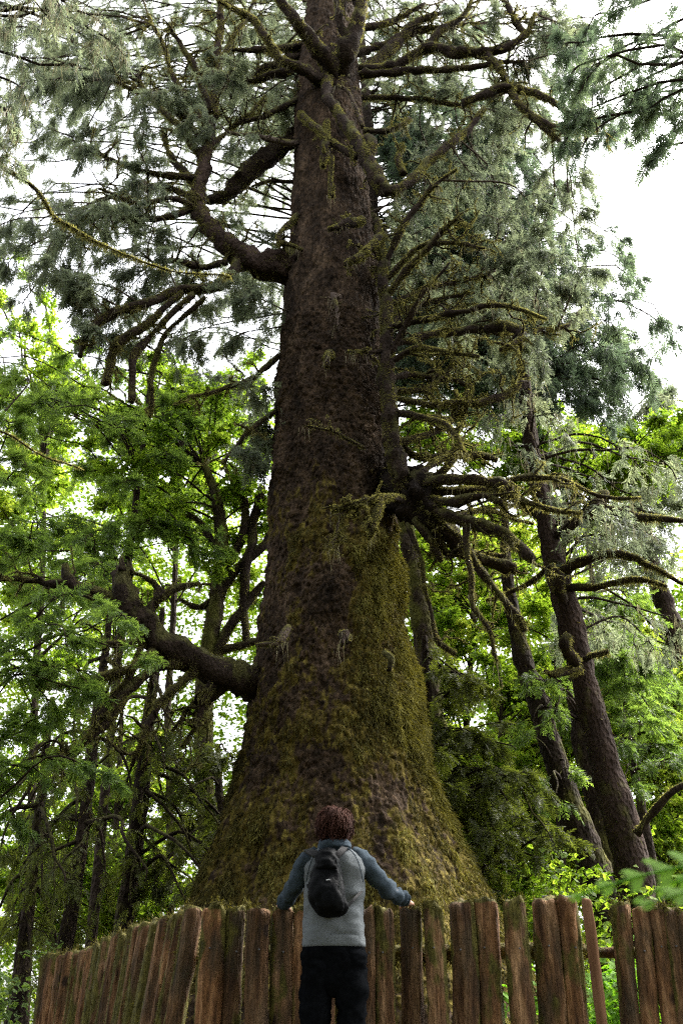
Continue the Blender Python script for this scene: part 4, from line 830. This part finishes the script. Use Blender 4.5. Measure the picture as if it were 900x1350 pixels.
# ------------------------------------------------------------------ the visitor
PY = 6.5
person = thing('person', 'person seen from behind in grey raglan hoodie, hands on the fence, looking up', 'person', (float(at(441, 1300, PY)[0]), PY, 0.0))
pc = np.array(person['_o'])
def W(px, py, dy=0.0): return at(px, py, PY+dy)
# body: one skin surface with neck, head, arms, legs, and fingers
jn = {}
def J(k, p, r_): jn[k] = (np.asarray(p, float), r_)
hipc = W(440, 1262); hipc[1] = PY+.02
J('pelvis', hipc, .08); J('waist', W(440, 1215), .085); J('chest', W(440, 1160), .10); J('neckb', W(441, 1122), .06); J('neck', W(441, 1110, .0), .052); J('skull', W(441, 1088, -.03), .078); J('crown', W(441, 1076, -.045), .062)
for s, n_ in ((-1, 'l'), (1, 'r')):
    J('sh'+n_, W(441+s*34, 1132, .01), .05)
J('ell', W(387, 1166, .06), .036); J('wrl', W(374, 1190, .26), .026); J('hal', W(371, 1193, .33), .024)
J('elr', W(506, 1166, .06), .036); J('wrr', W(532, 1187, .26), .026); J('har', W(539, 1190, .33), .024)
for s, n_ in ((-1, 'l'), (1, 'r')):
    x = pc[0]+s*.095
    J('hip'+n_, (x, PY+.01, hipc[2]-.05), .085); J('kn'+n_, (x+s*.015, PY-.01, .50), .055); J('an'+n_, (x+s*.02, PY-.03, .09), .036); J('to'+n_, (x+s*.04, PY+.13, .035), .03)
ed = [('pelvis','waist'),('waist','chest'),('chest','neckb'),('neckb','neck'),('neck','skull'),('skull','crown')]
for n_ in 'lr': ed += [('chest','sh'+n_),('sh'+n_,'el'+n_),('el'+n_,'wr'+n_),('wr'+n_,'ha'+n_),('pelvis','hip'+n_),('hip'+n_,'kn'+n_),('kn'+n_,'an'+n_),('an'+n_,'to'+n_)]
for n_, s in (('l', -1), ('r', 1)):
    h = jn['ha'+n_][0]
    for f, (off, ln) in enumerate([(-.030, .062), (-.010, .074), (.010, .070), (.028, .054)]):
        a = h+np.array([off*1.0, .030, -.004]); b = a+np.array([off*.15, ln*.55, -.006]); c = b+np.array([0, ln*.35, -.030])
        for q_, p_, r_ in ((f'f{n_}{f}a', a, .0095), (f'f{n_}{f}b', b, .0088), (f'f{n_}{f}c', c, .0075)): J(q_, p_, r_)
        ed += [('ha'+n_, f'f{n_}{f}a'), (f'f{n_}{f}a', f'f{n_}{f}b'), (f'f{n_}{f}b', f'f{n_}{f}c')]
    a = h+np.array([-s*.032, -.005, -.008]); b = a+np.array([-s*.022, .028, -.012]); c = b+np.array([-s*.004, .026, -.012])
    for q_, p_, r_ in ((f't{n_}a', a, .011), (f't{n_}b', b, .010), (f't{n_}c', c, .0085)): J(q_, p_, r_)
    ed += [('ha'+n_, f't{n_}a'), (f't{n_}a', f't{n_}b'), (f't{n_}b', f't{n_}c')]
# face: brow, nose, chin and ears grow from the skull (the face looks up at the tree)
J('chin', W(441, 1097, .075), .034); J('nose', W(441, 1083, .105), .014); ed += [('skull', 'chin'), ('skull', 'nose')]
for s in (-1, 1): J('ear%d' % s, jn['skull'][0]+np.array([s*.083, .005, 0]), .016); ed += [('skull', 'ear%d' % s)]
ks = list(jn); me = bpy.data.meshes.new('body'); me.from_pydata([tuple(jn[k][0]-pc) for k in ks], [(ks.index(a), ks.index(b)) for a, b in ed], [])
body = bpy.data.objects.new('body', me); COL.objects.link(body); body.parent = person
sm = body.modifiers.new('Skin', 'SKIN')
for v_, k in zip(me.skin_vertices[0].data, ks): v_.radius = (jn[k][1], jn[k][1]); v_.use_root = (k == 'pelvis')
body.modifiers.new('Sub', 'SUBSURF').levels = 1; body.modifiers['Sub'].render_levels = 2; me.materials.append(M['skin'])
def eye(s):
    mb = MB(); c = jn['skull'][0]+np.array([s*.032, .070, .018]); n_ = 10
    th, f = np.meshgrid(np.linspace(0, np.pi, n_), np.linspace(0, 2*np.pi, 14, endpoint=False), indexing='ij'); V = c+.012*np.stack([np.sin(th)*np.cos(f), np.sin(th)*np.sin(f), np.cos(th)], -1)
    i = np.arange(n_-1)[:, None]*14; j = np.arange(14)[None]; mb.add(V, np.stack([i+j, i+14+j, i+14+(j+1) % 14, i+(j+1) % 14], -1).reshape(-1, 4)); mb.build('eye', M['mark'], person)
eye(-1); eye(1)

def loft(mb, rings, ns=48, wr=.0, seed=0, freq=(14, 14, 9), cap=True, p_=2.3, tone=.5, fold=None):
    """rings: (centre, half width, half depth) stacked elliptical sections, smoothed"""
    R_ = np.array([[*c, a, b] for c, a, b in rings]); s = smoothline(R_, max(len(rings)*7, 24)); c = s[:, :3]; ph = np.linspace(0, 2*np.pi, ns, endpoint=False)
    cx, cy = np.cos(ph), np.sin(ph); k = (np.abs(cx)**p_+np.abs(cy)**p_)**(-1/p_)
    V = np.repeat(c[:, None], ns, 1); V[..., 0] += s[:, 3:4]*(cx*k)[None]; V[..., 1] += s[:, 4:5]*(cy*k)[None]
    if wr:
        d = wr*fbm(V*np.array(freq), 3, seed)
        if fold is not None: d = d+fold(V)
        V[..., 0] += d*cx; V[..., 1] += d*cy
    n_ = len(c); i = np.arange(n_-1)[:, None]*ns; j = np.arange(ns)[None]; q = np.stack([i+j, i+(j+1) % ns, i+ns+(j+1) % ns, i+ns+j], -1).reshape(-1, 4)
    V = V.reshape(-1, 3); t = []
    if cap:
        m_ = len(V); V = np.concatenate([V, c[:1], c[-1:]]); t = [(m_, (a+1) % ns, a) for a in range(ns)]+[(m_+1, (n_-1)*ns+a, (n_-1)*ns+(a+1) % ns) for a in range(ns)]
    mb.add(V, q, t, tone); return V
def hw(px): return px*mpp(W(441, 1180))
def WR(cx, cy, half, dep, dy=0.0): return (W(cx, cy, dy), hw(half), dep)
mb = MB(); loft(mb, [WR(440,1250,38.5,.125,.02),WR(440,1246,40,.135,.02),WR(440,1238,40,.138,.02),WR(440,1220,39,.135,.02),WR(440,1195,38.5,.13,.02),WR(441,1170,39.5,.13,.01),WR(441,1148,40.5,.13,.0),WR(441,1134,38,.12,.0),WR(441,1124,30,.10,.0),WR(441,1116,18,.08,.0),WR(441,1110,14,.07,.0)], 72, .012, 3, (9, 9, 14), fold=lambda V: .006*np.sin(V[..., 2]*52+V[..., 0]*22+3*vnoise(V*7, 4))*sstep(1.32, 1.05, V[..., 2])*sstep(.94, 1.0, V[..., 2])*(.4+.6*vnoise(V*5, 8)))
hoodie = mb.build('hoodie', M['fleece'], person)
for sg in (-1, 1):
    mb = MB(); q = smoothline([W(441+sg*x, y, dy) for x, y, dy in ((16, 1117, -.105), (24, 1124, -.128), (30, 1134, -.133), (34.5, 1148, -.118), (37.5, 1163, -.085))], 24); tube(mb, q, .0035, 6); mb.build('seam', M['sleeve'], hoodie)
mb = MB(); loft(mb, [WR(440,1249.5,39.4,.137,.02),WR(440,1247,41,.141,.02),WR(440,1240,41,.142,.02),WR(440,1235,40.2,.139,.02)], 64, .004, 9, cap=False); mb.build('hem_band', M['fleece'], hoodie)
def sleeve(pts, ws, seed):
    P = np.array([W(*p) for p in pts]); rr = np.array([w_/2*mpp(a) for w_, a in zip(ws, P)]); s = smoothline(np.concatenate([P, rr[:, None]], 1), 60); mb = MB(); L = s[:, :3]
    T, A, B = frames(L); ns = 30; ph = np.linspace(0, 2*np.pi, ns, endpoint=False); d = A[:, None]*np.cos(ph)[None, :, None]+B[:, None]*np.sin(ph)[None, :, None]
    V = L[:, None]+d*s[:, 3][:, None, None]; u = np.linspace(0, 1, 60)[:, None]
    f = .010*fbm(V*np.array([18, 18, 22]), 2, seed)+.011*np.sin(u*46+2*np.sin(ph)[None]+2*vnoise(V*9, seed))*(sstep(.3, .9, u)+.2)
    V = V+d*f[..., None]; i = np.arange(59)[:, None]*ns; j = np.arange(ns)[None]
    V = V.reshape(-1, 3); m_ = len(V); V = np.concatenate([V, L[:1], L[-1:]])
    mb.add(V, np.stack([i+j, i+(j+1) % ns, i+ns+(j+1) % ns, i+ns+j], -1).reshape(-1, 4), [(m_, (a+1) % ns, a) for a in range(ns)]+[(m_+1, 59*ns+a, 59*ns+(a+1) % ns) for a in range(ns)]); mb.build('sleeve', M['sleeve'], hoodie)
sleeve([(420,1124,0),(408,1134,.0),(398,1148,.02),(390,1166,.06),(381,1180,.16),(375.5,1187,.24),(373.5,1189,.275)], [18,27,26,23.5,21,17,13], 21)
sleeve([(462,1124,0),(474,1133,.0),(486,1146,.02),(504,1166,.08),(520,1179,.17),(530,1184.5,.24),(534,1186.5,.275)], [18,27,25.5,23,20,16.5,12], 22)
mb = MB(); loft(mb, [WR(441,1124,22,.09,-.02),WR(441,1119,24,.105,-.035),WR(441,1113,22.5,.10,-.03),WR(441,1108,20,.085,-.01),WR(441,1106,16,.07,0)], 40, .014, 6, (14, 14, 20)); mb.build('hood', M['sleeve'], hoodie)
# trousers
tr = MB(); hz = W(440, 1244)[2]
loft(tr, [((pc[0]-.003, PY+.02, hz-.30), .06, .075), ((pc[0]-.003, PY+.02, hz-.24), .15, .105), ((pc[0]-.003, PY+.02, hz-.17), .187, .12), ((pc[0]-.003, PY+.02, hz-.10), .198, .128), ((pc[0]-.003, PY+.02, hz-.03), .197, .128), ((pc[0]-.003, PY+.02, hz+.03), .19, .122)], 48, .014, 4, (10, 10, 16))
for s in (-1, 1):
    x = pc[0]-.003+s*.097
    loft(tr, [((x+s*.03, PY-.02, .07), .085, .10), ((x+s*.028, PY-.02, .16), .088, .10), ((x+s*.02, PY-.005, .35), .088, .095), ((x+s*.012, PY, .50), .092, .10), ((x+s*.006, PY+.01, .68), .098, .11), ((x+s*.002, PY+.02, hz-.10), .099, .122), ((x, PY+.02, hz-.03), .094, .118)], 40, .02, 30+s, (9, 9, 17))
tro = tr.build('trousers', M['trousers'], person)
for s in (-1, 1):
    x = pc[0]+s*.127; mb = MB(); loft(mb, [((x+s*.005, PY+.04, 0.0), .05, .135), ((x+s*.005, PY+.04, .025), .053, .14), ((x+s*.004, PY+.03, .06), .048, .12), ((x, PY-.01, .10), .042, .07)], 28); mb.build('shoe', M['shoe'], person)
# hair
r = np.random.default_rng(77); hc = W(441.5, 1085.5, -.02); ax = np.array([hw(21), .12, hw(21)]); mb = MB()
th, f = np.meshgrid(np.linspace(.02, np.pi*.86, 26), np.linspace(0, 2*np.pi, 44, endpoint=False), indexing='ij')
U = np.stack([np.sin(th)*np.cos(f), np.sin(th)*np.sin(f), np.cos(th)], -1); V = hc+U*ax*(.92+.10*fbm(U*5, 2, 4))[..., None]
i = np.arange(25)[:, None]*44; j = np.arange(44)[None]; keepf = np.stack([i+j, i+44+j, i+44+(j+1) % 44, i+(j+1) % 44], -1).reshape(-1, 4)
fc = U.reshape(-1, 3)[keepf].mean(1); keepf = keepf[~((fc[:, 1] > .35) & (fc[:, 2] < .45))]; mb.add(V, keepf, None, .25)
N = 5200; u = norm(r.normal(size=(N, 3))); u = u[(u[:, 2] > -.72) & ~((u[:, 1] > .4) & (u[:, 2] < .5))]; n_ = len(u)
tang = norm(np.cross(np.cross(u, np.array([.25, -.2, .97])), u)*-1.0); swirl = np.cross(u, tang)
p0 = hc+u*ax*.93; l = r.uniform(.05, .12, (n_, 1)); D1 = norm(tang+u*.30+swirl*(1.3*fbm(u*2.2, 2, 8))[:, None]+r.normal(size=(n_, 3))*.12); p1 = p0+D1*l*.5; D2 = norm(D1*.3-u*.15+np.cross(u, D1)*r.choice([-1, 1], (n_, 1))*.12+np.array([0, 0, -.35])+r.normal(size=(n_, 3))*.12); p2 = p1+D2*l*.5
twigs(mb, p0, p1, p2, .0032, .0012, np.clip(.45+.16*u[:, 2]+.25*vnoise(u*4, 2)+r.normal(size=n_)*.05, 0, 1)); mb.build('hair', M['hair'], person)

# backpack
bp = thing('backpack', 'small black nylon backpack worn on one shoulder of the grey hoodie', 'backpack', tuple(float(c) for c in W(432, 1165, -.18)))
b0 = W(441, 1165, 0)
def BR(cx, cy, half, dep, back): return (W(cx, cy, -.13-back), hw(half), dep)
crease = lambda V: .007*np.sin(V[..., 2]*70+V[..., 0]*55+4*vnoise(V*12, 3))*(.3+.7*vnoise(V*8, 6))
mb = MB(); loft(mb, [BR(440,1209,9,.03,.03),BR(438,1205.5,16,.055,.04),BR(436,1197,21.5,.075,.06),BR(433.5,1184,24,.085,.065),BR(432,1168,23.5,.085,.06),BR(430.5,1152,21,.075,.05),BR(430.5,1138,17.5,.062,.035),BR(431.5,1127,13.5,.05,.02),BR(432,1121,9,.03,.01)], 60, .016, 5, (11, 11, 9), p_=2.9, fold=crease)
pk = mb.build('pack_body', M['nylon'], bp)
mb = MB(); loft(mb, [BR(438,1202,12,.03,.095),BR(435,1195,17.5,.045,.11),BR(432,1182,18.5,.05,.115),BR(430,1168,16.5,.045,.105),BR(429,1159,12.5,.035,.09),BR(429,1154,8,.02,.08)], 48, .013, 8, (14, 14, 10), p_=2.6, fold=crease); mb.build('front_pocket', M['nylon'], bp)
mb = MB(); loft(mb, [BR(430.5,1146,15.5,.045,.075),BR(430.5,1142,17,.055,.075),BR(430.5,1133,15.5,.055,.06),BR(431,1125,12,.05,.04),BR(431.5,1119.5,8,.03,.02)], 44, .014, 12, (12, 12, 14), p_=2.6, fold=crease); mb.build('top_flap', M['nylon'], bp)
def strip(name, pts, wpx, thick, mtl, parent, dy0=0.0):
    P = np.array([W(*p) for p in pts]); L = smoothline(P, 24); T = norm(np.gradient(L, axis=0)); nrm = np.array([0, -1.0, .25]); sd_ = norm(np.cross(T, nrm)); nn = norm(np.cross(sd_, T)); h = wpx/2*mpp(P[0]); mb = MB()
    V = np.stack([L-sd_*h-nn*thick/2, L+sd_*h-nn*thick/2, L+sd_*h+nn*thick/2, L-sd_*h+nn*thick/2], 1); i = np.arange(23)[:, None]*4; j = np.arange(4)[None]
    mb.add(V, np.concatenate([np.stack([i+j, i+(j+1) % 4, i+4+(j+1) % 4, i+4+j], -1).reshape(-1, 4), [[3, 2, 1, 0], [92, 93, 94, 95]]])); return mb.build(name, mtl, parent, smooth=False)
strip('shoulder_strap', [(434,1132,-.20),(426,1129,-.195),(416,1126,-.175),(409,1123,-.13),(405,1121,-.05),(405,1123,.07)], 9, .016, M['mesh_black'], bp)
strip('shoulder_strap', [(440,1131,-.20),(446,1126,-.19),(451,1121,-.16),(455,1117,-.09),(456,1119,.05)], 8, .016, M['mesh_black'], bp)
strip('lower_strap', [(450,1203,-.21),(459,1194,-.185),(468,1184,-.155),(477,1175,-.08)], 3.5, .006, M['mesh_black'], bp)
strip('lower_strap', [(418,1190,-.18),(410,1178,-.15),(405,1166,-.10)], 3, .006, M['mesh_black'], bp)
strip('zip_line', [(444,1133,-.235),(447,1145,-.252),(448,1160,-.262),(447,1178,-.268)], 1.6, .006, M['zip'], bp)
strip('logo', [(430,1160,-.292),(435,1159.5,-.292)], 1.1, .003, M['mark'], bp)
strip('haul_loop', [(427,1124,-.17),(429,1119,-.19),(434,1119,-.19),(436,1124,-.17)], 2, .006, M['mesh_black'], bp)

for o in bpy.data.objects:
    if o.name.split('.')[0] in ('moss', 'beard_lichen'): o['kind'] = 'stuff'
    if '_o' in o: del o['_o']
